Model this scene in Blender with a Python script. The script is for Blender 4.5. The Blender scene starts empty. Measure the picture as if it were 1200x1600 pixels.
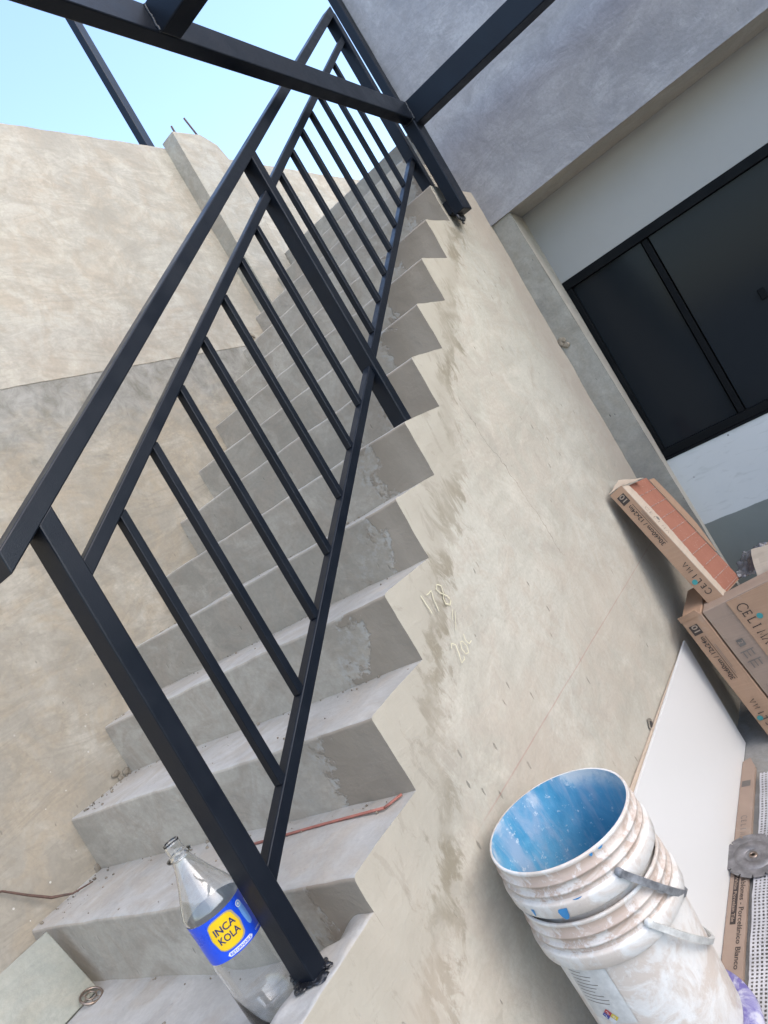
import bpy, bmesh, math, random
from mathutils import Vector, Matrix, noise as mn
random.seed(4)
S = bpy.context.scene
COL = S.collection
PI = math.pi
R_ = math.radians

# ------------------------------------------------------------------ camera
cam_d = bpy.data.cameras.new('camera')
cam = bpy.data.objects.new('camera', cam_d); COL.objects.link(cam); S.camera = cam
cam.matrix_world = Matrix(((0.478236, 0.305357, -0.823437, -0.803362),
                           (-0.717249, -0.405263, -0.566848, -1.003822),
                           (-0.506799, 0.861696, 0.025206, 0.731640),
                           (0, 0, 0, 1)))
cam_d.sensor_fit = 'VERTICAL'; cam_d.sensor_height = 36.0
cam_d.lens = 1108.78 / 1600 * 36.0
cam_d.clip_start = 0.02; cam_d.clip_end = 3000

# ------------------------------------------------------------------ light
SUN_EL, SUN_AZ = R_(42), R_(182)          # azimuth from +Y, clockwise
w = bpy.data.worlds.new('World'); S.world = w; w.use_nodes = True
wn = w.node_tree; bgn = wn.nodes['Background']
sky = wn.nodes.new('ShaderNodeTexSky'); sky.sky_type = 'NISHITA'; sky.sun_disc = False
sky.sun_elevation = SUN_EL; sky.sun_rotation = SUN_AZ
sky.air_density = 1.0; sky.dust_density = 1.3; sky.ozone_density = 1.0
wn.links.new(sky.outputs[0], bgn.inputs[0]); bgn.inputs[1].default_value = 0.15
sd = bpy.data.lights.new('sun', 'SUN'); sun = bpy.data.objects.new('sun', sd); COL.objects.link(sun)
sd.energy = 0.5; sd.angle = R_(75); sd.color = (1.0, 0.90, 0.78)
d = Vector((math.sin(SUN_AZ) * math.cos(SUN_EL), math.cos(SUN_AZ) * math.cos(SUN_EL), math.sin(SUN_EL)))
sun.rotation_euler = d.to_track_quat('Z', 'Y').to_euler()
S.view_settings.view_transform = 'Standard'; S.view_settings.look = 'None'
S.view_settings.exposure = 2.0; S.view_settings.gamma = 1
S.view_settings.use_curve_mapping = False

# ------------------------------------------------------------------ constants
G, H, W = 0.2421, 0.175, 1.3025
FLOOR = -0.9

# ------------------------------------------------------------------ node helper
ALB = 0.72      # overall albedo level of the surfaces
class NT:
    def __init__(s, name, rough=0.8, metallic=0.0, spec=0.5):
        s.m = bpy.data.materials.new(name); s.m.use_nodes = True
        s.t = s.m.node_tree; s.b = s.t.nodes['Principled BSDF']
        s.b.inputs['Roughness'].default_value = rough
        s.b.inputs['Metallic'].default_value = metallic
        s.b.inputs['Specular IOR Level'].default_value = spec
        s._pos = None; s._obj = None
    def n(s, k, **kw):
        x = s.t.nodes.new(k)
        for a, v in kw.items(): setattr(x, a, v)
        return x
    def put(s, sock, v):
        if isinstance(v, bpy.types.NodeSocket): s.t.links.new(v, sock)
        elif isinstance(v, (tuple, list)) and len(v) == 3 and sock.type == 'RGBA': sock.default_value = (*[x * ALB for x in v], 1)
        else: sock.default_value = v
    @property
    def pos(s):
        if s._pos is None: s._pos = s.n('ShaderNodeNewGeometry').outputs['Position']
        return s._pos
    @property
    def obj(s):
        if s._obj is None: s._obj = s.n('ShaderNodeTexCoord').outputs['Object']
        return s._obj
    def map(s, v, scale=(1, 1, 1), rot=(0, 0, 0), loc=(0, 0, 0)):
        x = s.n('ShaderNodeMapping'); s.put(x.inputs[0], v)
        x.inputs['Location'].default_value = loc; x.inputs['Rotation'].default_value = rot; x.inputs['Scale'].default_value = scale
        return x.outputs[0]
    def noise(s, v, sc, det=4, rg=.55, dist=0):
        x = s.n('ShaderNodeTexNoise'); s.put(x.inputs['Vector'], v)
        x.inputs['Scale'].default_value = sc; x.inputs['Detail'].default_value = det
        x.inputs['Roughness'].default_value = rg; x.inputs['Distortion'].default_value = dist
        return x.outputs['Fac']
    def vor(s, v, sc, feat='F1'):
        x = s.n('ShaderNodeTexVoronoi', feature=feat); s.put(x.inputs['Vector'], v); x.inputs['Scale'].default_value = sc
        return x.outputs['Distance']
    def ramp(s, f, stops, interp='LINEAR'):
        x = s.n('ShaderNodeValToRGB'); s.put(x.inputs[0], f); r = x.color_ramp; r.interpolation = interp
        while len(r.elements) < len(stops): r.elements.new(0.5)
        for e, (p, c) in zip(r.elements, stops):
            e.position = p; e.color = (c, c, c, 1) if isinstance(c, (int, float)) else (*c, 1)
        return x.outputs[0]
    def mix(s, f, a, b, mode='MIX'):
        x = s.n('ShaderNodeMix', data_type='RGBA', blend_type=mode)
        s.put(x.inputs[0], f); s.put(x.inputs[6], a); s.put(x.inputs[7], b)
        return x.outputs[2]
    def mth(s, op, a, b=0.0, c=0.0, clamp=False):
        x = s.n('ShaderNodeMath', operation=op, use_clamp=clamp)
        s.put(x.inputs[0], a); s.put(x.inputs[1], b); s.put(x.inputs[2], c)
        return x.outputs[0]
    def sep(s, v):
        x = s.n('ShaderNodeSeparateXYZ'); s.put(x.inputs[0], v); return x.outputs
    def smooth(s, v, lo, hi, a=0.0, b=1.0):
        x = s.n('ShaderNodeMapRange', interpolation_type='SMOOTHSTEP'); s.put(x.inputs[0], v)
        x.inputs[1].default_value = lo; x.inputs[2].default_value = hi; x.inputs[3].default_value = a; x.inputs[4].default_value = b
        return x.outputs[0]
    def bump(s, h, dist=0.002, strength=1.0, bevel=0.0):
        x = s.n('ShaderNodeBump'); x.inputs['Strength'].default_value = strength; x.inputs['Distance'].default_value = dist
        s.put(x.inputs['Height'], h)
        if bevel:
            bv = s.n('ShaderNodeBevel', samples=4); bv.inputs[0].default_value = bevel
            s.t.links.new(bv.outputs[0], x.inputs['Normal'])
        s.t.links.new(x.outputs[0], s.b.inputs['Normal'])
    def out(s, col=None, rough=None):
        if col is not None: s.put(s.b.inputs['Base Color'], col)
        if rough is not None: s.put(s.b.inputs['Roughness'], rough)
        return s.m

def plain(name, col, rough=.6, metallic=0, spec=.5, var=.12, sc=18, bump=.0006):
    k = NT(name, rough, metallic, spec)
    f = k.noise(k.obj, sc, 5, .6)
    c = k.mix(k.ramp(f, [(.35, 0), (.7, 1)]), tuple(x * (1 - var) for x in col), tuple(min(1, x * (1 + var)) for x in col))
    if bump: k.bump(k.noise(k.obj, sc * 6, 3), bump, .6)
    return k.out(c, k.smooth(f, .3, .7, rough - .06, rough + .06))

def cement(name, pale, dark, warm, pit=.5, trowel=1.0, rough=.75, bevel=.003, extra=None):
    """burnished cement render: cloudy tone, trowel sweeps, small pits"""
    k = NT(name, rough)
    pale, dark, warm = [(q[0] * 1.005, q[1] * .985, q[2] * .91) for q in (pale, dark, warm)]
    P = k.pos
    big = k.noise(P, 1.7, 6, .55, .8)
    mid = k.noise(k.map(P, loc=(3, 1, 7)), 6.5, 8, .62, 1.2)
    swp = k.noise(k.map(P, (1.4, 2, 4.5), (.0, .7, .3)), 1.6, 9, .66, 1.0)
    fine = k.noise(P, 85, 4, .6)
    c = k.mix(k.ramp(big, [(.40, 0), (.58, 1)]), dark, pale)
    c = k.mix(k.ramp(mid, [(.44, 0), (.60, .9)]), c, warm)
    m2 = k.noise(k.map(P, (1, 1, 1.6), (.3, .5, 0), (8, 2, 1)), 3.4, 9, .66, 1.6)
    c = k.mix(k.ramp(m2, [(.30, .42), (.44, 0), (.6, 0), (.72, .0)]), c, tuple(x * .72 for x in dark))
    c = k.mix(k.ramp(m2, [(.52, 0), (.66, .55)]), c, tuple(min(.8, x * 1.16) for x in pale))
    c = k.mix(k.mth('MULTIPLY', k.ramp(swp, [(.42, 0), (.495, .30 * trowel), (.53, 0), (.57, 0), (.62, .35 * trowel), (.68, 0)]), .7), c, tuple(x * .66 for x in dark))
    c = k.mix(k.smooth(fine, .25, .8, .0, .28), c, tuple(x * .62 for x in dark))
    # pits, elongated, sparse
    vn = k.n('ShaderNodeTexVoronoi', feature='F1'); k.put(vn.inputs['Vector'], k.map(P, (1, 1, .33), (0, .12, 0))); vn.inputs['Scale'].default_value = 38
    vc = k.n('ShaderNodeSeparateColor'); k.put(vc.inputs[0], vn.outputs['Color'])
    gate = k.mth('MULTIPLY', k.mth('LESS_THAN', vc.outputs[0], .42), k.ramp(k.noise(P, 2.6, 3), [(.42, 0), (.52, 1)]))
    pr = k.noise(P, 110, 3); size = k.mth('MULTIPLY', vc.outputs[1], .08)
    pm = k.mth('MULTIPLY', k.smooth(k.mth('SUBTRACT', k.mth('ADD', vn.outputs['Distance'], k.mth('MULTIPLY', pr, .16)), size), .10, .16, 1, 0), gate)
    pm = k.mth('MULTIPLY', pm, pit)
    c = k.mix(pm, c, tuple(x * .5 for x in dark))
    sm = k.noise(k.map(P, (.8, 1, .9), (.2, .9, .1), (5, 5, 5)), 1.2, 7, .62, 1.3)
    c = k.mix(k.ramp(sm, [(.38, 0), (.470, .20 * trowel), (.49, .05), (.50, 0), (.54, 0), (.60, .20 * trowel), (.615, .05), (.63, 0)]), c, tuple(x * .7 for x in dark))
    h = k.mth('ADD', k.mth('MULTIPLY', swp, .8), k.mth('ADD', k.mth('MULTIPLY', fine, .25), k.mth('MULTIPLY', mid, .5)))
    h = k.mth('SUBTRACT', h, k.mth('MULTIPLY', pm, .6))
    if extra: c, h = extra(k, c, h, P)
    k.bump(h, .0045, .8, bevel)
    return k.out(c, k.smooth(mid, .3, .7, rough - .12, rough + .1))

# ------------------------------------------------------------------ mesh helpers
def link(name, me, parent=None, loc=(0, 0, 0)):
    o = bpy.data.objects.new(name, me); COL.objects.link(o)
    o.location = loc
    if parent is not None: o.parent = parent
    return o

def thing(name, label, cat, loc, group=None):
    o = link(name, None, None, loc); o['label'] = label; o['category'] = cat
    if group: o['group'] = group
    return o

def finish(name, bm, mats, parent=None, smooth=False, loc=None):
    """bm holds WORLD coordinates; stored relative to the parent's base"""
    base = Vector(parent.matrix_basis.translation) if parent is not None else Vector(loc or (0, 0, 0))
    if parent is not None and parent.parent is not None: base = base + Vector(parent.parent.matrix_basis.translation)
    for v in bm.verts: v.co -= base
    me = bpy.data.meshes.new(name)
    bmesh.ops.recalc_face_normals(bm, faces=bm.faces[:])
    bm.to_mesh(me); bm.free()
    for m in (mats if isinstance(mats, (list, tuple)) else [mats]): me.materials.append(m)
    if smooth:
        for p in me.polygons: p.use_smooth = True
    return link(name, me, parent, loc or (0, 0, 0))

def tag(o, label, cat, group=None):
    o['label'] = label; o['category'] = cat
    if group: o['group'] = group
    return o
def struct(o): o['kind'] = 'structure'; return o

def hexa(bm, c, bev=0.0, mi=0, seg=1):
    """c: 8 corners, bottom ring 0-3 then top ring 4-7"""
    vs = [bm.verts.new(p) for p in c]
    fs = [bm.faces.new([vs[i] for i in q]) for q in ((3, 2, 1, 0), (4, 5, 6, 7), (0, 1, 5, 4), (1, 2, 6, 5), (2, 3, 7, 6), (3, 0, 4, 7))]
    for f in fs: f.material_index = mi
    if bev:
        es = list({e for f in fs for e in f.edges})
        r = bmesh.ops.bevel(bm, geom=es, offset=bev, segments=seg, affect='EDGES', profile=.5)
        for f in r['faces']: f.material_index = mi

def box(bm, x0, x1, y0, y1, z0, z1, bev=0.0, mi=0, seg=1):
    hexa(bm, [(x0, y0, z0), (x1, y0, z0), (x1, y1, z0), (x0, y1, z0), (x0, y0, z1), (x1, y0, z1), (x1, y1, z1), (x0, y1, z1)], bev, mi, seg)

def slant(bm, a, b, wy, hz, bev=.002):
    """square tube from a to b (in an XZ plane) with plumb-cut ends; hz = vertical height"""
    c = []
    for dz in (-hz / 2, hz / 2):
        for p, sy in ((a, -1), (b, -1), (b, 1), (a, 1)):
            c.append((p[0], p[1] + sy * wy / 2, p[2] + dz))
    hexa(bm, c, bev, 0, 2)

def wob(p, amp=.002, sc=3.0):
    v = mn.noise_vector(Vector(p) * sc) + mn.noise_vector(Vector(p) * sc * 4.3) * .35
    return Vector(p) + v * amp

def grid(bm, fn, nu, nv, mi=0, amp=.002, sc=3.0):
    vs = [[bm.verts.new(wob(fn(i / nu, j / nv), amp, sc)) for j in range(nv + 1)] for i in range(nu + 1)]
    for i in range(nu):
        for j in range(nv):
            f = bm.faces.new((vs[i][j], vs[i + 1][j], vs[i + 1][j + 1], vs[i][j + 1])); f.material_index = mi
    return vs

def lathe(bm, prof, c, seg=64, axis=None, mis=None):
    """prof: (r, z) list, c: centre of z=0, axis: 3x3 rotation"""
    A = axis or Matrix.Identity(3)
    rings = []
    for r, z in prof:
        rings.append([bm.verts.new(Vector(c) + A @ Vector((r * math.cos(2 * PI * k / seg), r * math.sin(2 * PI * k / seg), z))) for k in range(seg)])
    for i in range(len(rings) - 1):
        for k in range(seg):
            f = bm.faces.new((rings[i][k], rings[i][(k + 1) % seg], rings[i + 1][(k + 1) % seg], rings[i + 1][k]))
            f.smooth = True
            if mis: f.material_index = mis[i]
    return rings

def tube(bm, pts, r, seg=8, closed=False, flat=1.0):
    pts = [Vector(p) for p in pts]; rings = []
    n = len(pts)
    for i, p in enumerate(pts):
        t = (pts[(i + 1) % n] - pts[i - 1]) if closed else (pts[min(i + 1, n - 1)] - pts[max(i - 1, 0)])
        t.normalize(); up = Vector((0, 0, 1)) if abs(t.z) < .9 else Vector((1, 0, 0))
        a = t.cross(up).normalized(); b = t.cross(a)
        rr = r[i] if isinstance(r, (list, tuple)) else r
        rings.append([bm.verts.new(p + a * math.cos(2 * PI * k / seg) * rr * flat + b * math.sin(2 * PI * k / seg) * rr) for k in range(seg)])
    m = n if closed else n - 1
    for i in range(m):
        for k in range(seg):
            f = bm.faces.new((rings[i][k], rings[i][(k + 1) % seg], rings[(i + 1) % n][(k + 1) % seg], rings[(i + 1) % n][k])); f.smooth = True
    if not closed:
        bm.faces.new(rings[0]); bm.faces.new(rings[-1][::-1])

# ---- lettering: flat print from font outlines or pen strokes, placed by a mapping (u,v) -> point
def font_tris(s, bold=0.0, align='LEFT'):
    cu = bpy.data.curves.new('lettering', 'FONT'); cu.body = s; cu.size = 1; cu.offset = bold; cu.align_x = align
    cu.resolution_u = 3
    o = bpy.data.objects.new('lettering', cu); COL.objects.link(o)
    dg = bpy.context.evaluated_depsgraph_get(); me = bpy.data.meshes.new_from_object(o.evaluated_get(dg))
    vs = [tuple(v.co) for v in me.vertices]; fs = [tuple(p.vertices) for p in me.polygons]
    bpy.data.objects.remove(o); bpy.data.curves.remove(cu); bpy.data.meshes.remove(me)
    return vs, fs
def put_text(bm, s, place, size, u0=0, v0=0, bold=0.0, width=None, sx=1.0):
    vs, fs = font_tris(s, bold)
    if width:
        x1 = max(v[0] for v in vs); x0 = min(v[0] for v in vs); sx = width / ((x1 - x0) * size)
    b = [bm.verts.new(place(u0 + v[0] * size * sx, v0 + v[1] * size)) for v in vs]
    for f in fs:
        try: bm.faces.new([b[i] for i in f])
        except ValueError: pass
STROKES = {'C': [[(.9, .82), (.72, .98), (.45, 1), (.2, .88), (.05, .65), (.03, .4), (.15, .15), (.4, 0), (.7, .02), (.92, .2)]],
 'E': [[(.2, 0), (.2, 1)], [(.1, 1), (.75, 1), (.75, .88)], [(.2, .52), (.6, .52)], [(.1, 0), (.78, 0), (.8, .14)]],
 'L': [[(.2, 1), (.2, 0)], [(.1, 1), (.32, 1)], [(.1, 0), (.75, 0), (.77, .14)]],
 'I': [[(.3, 1), (.3, 0)], [(.18, 1), (.42, 1)], [(.18, 0), (.42, 0)]],
 'M': [[(.1, 0), (.18, 1), (.5, .15), (.85, 1), (.95, 0)], [(0, 0), (.2, 0)], [(.85, 0), (1.05, 0)]],
 'A': [[(.05, 0), (.45, 1), (.9, 0)], [(0, 0), (.15, 0)], [(.78, 0), (1, 0)]]}
def stroke(bm, pts, wd, place):
    P = [Vector((p[0], p[1])) for p in pts]; L = []
    for i, p in enumerate(P):
        t = (P[min(i + 1, len(P) - 1)] - P[max(i - 1, 0)]).normalized(); nrm = Vector((-t.y, t.x))
        L.append((bm.verts.new(place(*(p + nrm * wd / 2))), bm.verts.new(place(*(p - nrm * wd / 2)))))
    for a, b in zip(L, L[1:]): bm.faces.new((a[0], a[1], b[1], b[0]))
def put_celima(bm, place, u0, v0, h, adv, wd):
    for i, ch in enumerate('CELIMA'):
        k = 1.25 if ch == 'C' else 1.0
        for st in STROKES[ch]:
            stroke(bm, [(u0 + i * adv + (.16 * h if i else 0) + x * h * .85 * k - (.1 * h if ch != 'C' else 0), v0 + (y - .12 * (k > 1)) * h * k) for x, y in st], wd, place)
def disc2d(bm, place, u, v, r, n=14, ry=None):
    vs = [bm.verts.new(place(u + r * math.cos(2 * PI * k / n), v + (ry or r) * math.sin(2 * PI * k / n))) for k in range(n)]
    bm.faces.new(vs)
def rect2d(bm, place, u0, u1, v0, v1, nu=1):
    a = [(bm.verts.new(place(u0 + (u1 - u0) * i / nu, v0)), bm.verts.new(place(u0 + (u1 - u0) * i / nu, v1))) for i in range(nu + 1)]
    for p, q in zip(a, a[1:]): bm.faces.new((p[0], q[0], q[1], p[1]))

# ------------------------------------------------------------------ materials
def side_extra(k, c, h, P):
    x, y, z = k.sep(P)
    v = k.mth('SUBTRACT', k.mth('MULTIPLY', x, H / G), z)            # height below the line of inner corners
    n1 = k.noise(P, 2.2, 7, .62, .6); n2 = k.noise(k.map(P, (1, 1, .45), (0, .35, 0)), 17, 9, .75, .8)
    n3 = k.noise(k.map(P, loc=(4, 4, 4)), 4.2, 6, .6, .5)
    e = k.mth('ADD', v, k.mth('ADD', k.mth('MULTIPLY', k.mth('SUBTRACT', n1, .5), .42), k.mth('MULTIPLY', k.mth('SUBTRACT', n2, .5), .50)))
    e = k.mth('ADD', e, k.smooth(x, -.5, .8, -.12, 0))
    soft = k.mth('ADD', v, k.mth('MULTIPLY', k.mth('SUBTRACT', n1, .5), .42))
    band = k.mth('MULTIPLY', k.smooth(e, .060, .150, 1, 0), k.smooth(soft, .10, .30, 1, .1))
    brown = k.mix(n3, (.42, .375, .29), (.55, .51, .415))
    damp = k.mth('MULTIPLY', k.smooth(e, -.03, .075, 0, 1), k.ramp(n3, [(.40, 0), (.58, .9)]))
    brown = k.mix(damp, brown, (.285, .245, .175))
    c2 = k.mix(band, c, brown)
    dm = k.mth('MULTIPLY', k.mth('MULTIPLY', k.smooth(e, -.01, .06, 0, 1), k.smooth(e, .085, .12, 1, 0)), k.ramp(n3, [(.40, .05), (.60, .65)]))
    c2 = k.mix(dm, c2, (.30, .26, .18))
    spk = k.mth('MULTIPLY', k.ramp(n2, [(.57, 0), (.60, .5)]), k.smooth(soft, .1, .34, .9, 0))
    c2 = k.mix(spk, c2, (.36, .32, .25))
    c2 = k.mix(k.mth('MULTIPLY', k.smooth(k.mth('ADD', x, k.mth('MULTIPLY', n1, .3)), 2.38, 2.75, 0, .75), 1.0), c2, (.45, .385, .31))
    c2 = k.mix(k.mth('MULTIPLY', k.smooth(k.mth('ADD', z, k.mth('MULTIPLY', n3, -.5)), -.35, .15, 1, 0), k.ramp(n1, [(.45, 0), (.6, .5)])), c2, (.57, .49, .385))
    h2 = h
    # snapped red chalk line
    dl = k.mth('ABSOLUTE', k.mth('SUBTRACT', z, k.mth('MULTIPLY_ADD', x, -.036, .008)))
    ch = k.mth('MULTIPLY', k.smooth(dl, .0008, .003, .6, 0), k.mth('MULTIPLY', k.smooth(x, .3, .5, 0, 1), k.noise(P, 12, 4)))
    c2 = k.mix(ch, c2, (.42, .16, .13))
    cd = k.mth('ABSOLUTE', k.mth('ADD', k.mth('SUBTRACT', x, k.mth('MULTIPLY_ADD', z, -.18, 1.52)), k.mth('MULTIPLY', k.mth('SUBTRACT', k.noise(P, 6, 5), .5), .16)))
    cr = k.mth('MULTIPLY', k.smooth(cd, .0008, .0025, .6, 0), k.mth('MULTIPLY', k.smooth(z, .2, .3, 0, 1), k.smooth(z, .8, .9, 1, 0)))
    c2 = k.mix(cr, c2, (.2, .17, .13))
    return c2, h2
M_side = cement('pale_cement_render', (.635, .61, .545), (.53, .50, .435), (.59, .535, .465), pit=.85, trowel=.6, rough=.8, extra=side_extra)

def riser_extra(k, c, h, P):
    x, y, z = k.sep(P)
    n1 = k.noise(P, 5, 6, .65, .5); n2 = k.noise(P, 38, 6, .7)
    e = k.mth('ADD', y, k.mth('ADD', k.mth('MULTIPLY', k.mth('SUBTRACT', n1, .5), .55), k.mth('MULTIPLY', k.mth('SUBTRACT', n2, .5), .13)))
    b = k.smooth(e, .15, .172, 1, 0)
    c2 = k.mix(b, c, k.mix(n1, (.27, .225, .17), (.41, .35, .275)))
    spl = k.mth('MULTIPLY', k.smooth(e, .16, .26, 1, 0), k.ramp(n2, [(.5, 0), (.58, .6)]))
    c2 = k.mix(k.mth('MULTIPLY', spl, k.mth('SUBTRACT', 1, b)), c2, (.52, .51, .47))
    return c2, k.mth('ADD', h, k.mth('MULTIPLY', b, .4))
M_riser = cement('riser_cement', (.55, .505, .45), (.40, .365, .32), (.44, .385, .33), pit=.5, trowel=.6, rough=.82, bevel=.004, extra=riser_extra)
M_tread = cement('tread_cement', (.56, .555, .56), (.46, .45, .445), (.48, .44, .40), pit=.2, trowel=.4, rough=.55, bevel=.004)

def wall_extra(k, c, h, P):
    x, y, z = k.sep(P)
    st = k.noise(k.map(P, (30, 1, 1.3), (0, .12, 0)), 1.0, 4, .6)
    m = k.ramp(k.noise(P, 1.6, 3), [(.48, 0), (.6, 1)])
    c2 = k.mix(k.mth('MULTIPLY', k.ramp(st, [(.52, 0), (.6, .3)]), m), c, (.33, .30, .25))
    nn = k.noise(k.map(P, (1, 1, 1.5)), 4, 8, .7, .8)
    dmp = k.smooth(k.mth('ADD', z, k.mth('MULTIPLY', k.mth('SUBTRACT', nn, .5), .9)), 1.38, 1.70, 0, .85)
    c2 = k.mix(dmp, c2, k.mix(k.ramp(k.noise(P, 13, 8, .72, .6), [(.36, 0), (.66, 1)]), (.17, .165, .14), (.37, .36, .325)))
    spk = k.mth('LESS_THAN', k.vor(P, 22), .07)
    c2 = k.mix(k.mth('MULTIPLY', spk, k.smooth(z, .2, .9, .8, .1)), c2, (.68, .65, .58))
    return c2, h
M_wall_low = cement('rough_wall_render', (.485, .45, .395), (.36, .325, .275), (.42, .36, .285), pit=.5, trowel=1.5, rough=.85, extra=wall_extra)
M_wall_up = cement('beige_wall_render', (.52, .49, .435), (.40, .37, .32), (.465, .41, .345), pit=.3, trowel=1.3, rough=.8, bevel=.004)
M_fascia = cement('grey_burnished_cement', (.47, .465, .50), (.34, .335, .37), (.39, .385, .415), pit=.2, trowel=1.3, rough=.6, bevel=.003)
M_pier = cement('rough_pier_concrete', (.44, .43, .40), (.30, .29, .27), (.40, .38, .34), pit=1.0, trowel=.5, rough=.9)
M_reveal = cement('beige_plaster', (.58, .55, .50), (.52, .49, .44), (.57, .52, .46), pit=.1, trowel=.3, rough=.8)
M_floor = cement('floor_screed', (.36, .355, .35), (.25, .245, .24), (.33, .31, .28), pit=.4, trowel=.5, rough=.75)

def white_band(k_):
    P = k_.pos; z = k_.sep(P)[2]
    n = k_.noise(P, 5, 6, .6); smu = k_.ramp(k_.noise(k_.map(P, (1, 2, 8)), 3, 5, .6, 1.5), [(.56, 0), (.68, .35)])
    c = k_.mix(n, (.60, .62, .61), (.70, .71, .69)); c = k_.mix(smu, c, (.42, .42, .41))
    sp = k_.mth('LESS_THAN', k_.vor(P, 9), .045); c = k_.mix(sp, c, (.25, .25, .25))
    g = k_.mix(k_.noise(P, 7, 6, .6, .5), (.17, .19, .175), (.235, .255, .235))
    line = k_.mth('ADD', z, k_.mth('MULTIPLY', k_.mth('SUBTRACT', k_.noise(P, 14, 3), .5), .012))
    c = k_.mix(k_.smooth(line, -.236, -.232, 1, 0), c, g)
    c = k_.mix(k_.smooth(z, 1.15, 1.17, 0, 1), c, k_.mix(n, (.42, .41, .385), (.47, .46, .43)))  # soffit shade put into the paint colour above the window
    k_.bump(n, .002, .4)
    return k_.out(c)
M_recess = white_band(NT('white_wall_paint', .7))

def metal_paint(name, col, rough):
    k = NT(name, rough, 0, .25)
    n = k.noise(k.obj, 9, 6, .65); f = k.noise(k.obj, 160, 3)
    dust = k.ramp(k.noise(k.obj, 2.7, 6, .7, .5), [(.55, 0), (.75, .08)])
    c = k.mix(n, tuple(x * .75 for x in col), tuple(x * 1.25 for x in col)); c = k.mix(dust, c, (.11, .11, .11))
    bv = k.noise(k.obj, 420, 2)
    k.bump(k.mth('ADD', k.mth('MULTIPLY', f, .5), bv), .0004, .5)
    return k.out(c, k.smooth(n, .3, .7, rough - .08, rough + .12))
M_metal = metal_paint('satin_blue_black_paint', (.0050, .0080, .0140), .38)
M_frame = metal_paint('matt_black_window_frame', (.004, .005, .006), .6); M_frame.node_tree.nodes['Principled BSDF'].inputs['Specular IOR Level'].default_value = .12
M_weld = metal_paint('weld_bead_paint', (.02, .024, .03), .3)
M_splat_hole = plain('black_drip_and_hole', (.012, .013, .016), .35, var=.3)

def cardboard(name, col=(.50, .315, .20), rough=.8):
    k = NT(name, rough, 0, .3)
    P = k.obj
    fl = k.noise(k.map(P, (4, 4, 160)), 1, 3); b = k.noise(P, 7, 6, .6, .6)
    c = k.mix(b, tuple(x * .8 for x in col), tuple(x * 1.15 for x in col))
    c = k.mix(k.mth('MULTIPLY', k.ramp(fl, [(.45, 0), (.6, .35)]), .5), c, tuple(x * .7 for x in col))
    c = k.mix(k.ramp(k.noise(P, 16, 5, .7), [(.6, 0), (.75, .3)]), c, (.5, .45, .38))
    k.bump(k.mth('ADD', k.mth('MULTIPLY', fl, .3), b), .002, .5)
    return k.out(c)
M_card = cardboard('brown_cardboard')
M_card2 = cardboard('faded_cardboard', (.41, .30, .225))
M_cardlight = cardboard('torn_cardboard_liner', (.66, .53, .40))
M_ink = plain('black_print', (.055, .038, .03), .7, var=.25, bump=0)
M_inkgrey = plain('worn_grey_print', (.20, .175, .15), .8, var=.25, bump=0)
M_teal = plain('teal_print', (.06, .33, .32), .6, bump=0)
M_cream = plain('pale_print', (.42, .32, .24), .8, bump=0)

def tileback():
    k = NT('fired_clay_tile_back', .85)
    P = k.obj; b = k.noise(P, 10, 6, .65)
    c = k.mix(b, (.36, .13, .075), (.48, .20, .125))
    sp = k.ramp(k.noise(P, 120, 3, .7), [(.6, 0), (.68, .5)])
    c = k.mix(k.mth('MULTIPLY', sp, k.ramp(k.noise(P, 12, 3), [(.45, .2), (.6, 1)])), c, (.66, .47, .38))
    k.bump(k.noise(P, 90, 4), .001, .8)
    return k.out(c)
M_tile = tileback()
M_tilerib = plain('chalky_tile_rib', (.52, .36, .29), .9, var=.3, sc=90)

def white_tile():
    k = NT('glazed_white_porcelain', .18, 0, .5)
    P = k.obj; n = k.noise(P, 3, 5, .6)
    c = k.mix(n, (.83, .815, .77), (.87, .855, .81))
    return k.out(c, .33)
M_white = white_tile()

def bucket_mat(name, white, dirt, amt=.5):
    k = NT(name, .42, 0, .5)
    P = k.obj
    z = k.sep(P)[2]
    n = k.noise(P, 11, 8, .68, .8); n2 = k.noise(k.map(P, (1, 1, 1), (0, 0, 0), (4, 2, 9)), 30, 7, .7, .5)
    c = k.mix(k.ramp(n, [(.42, 0), (.54, amt)]), white, dirt)
    c = k.mix(k.ramp(n2, [(.5, 0), (.58, .65)]), c, (.80, .78, .73))
    c = k.mix(k.ramp(k.noise(P, 55, 6, .7), [(.6, 0), (.7, .35)]), c, (.36, .31, .26))
    k.bump(k.mth('ADD', n, k.mth('MULTIPLY', n2, .6)), .0025, .7)
    return k.out(c, k.smooth(n2, .35, .65, .35, .75))
M_pail = bucket_mat('cement_splashed_white_plastic', (.86, .83, .77), (.66, .55, .45), .8)
M_pailrib = bucket_mat('mortar_caked_rim_plastic', (.72, .62, .53), (.50, .375, .29), .9)
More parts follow.
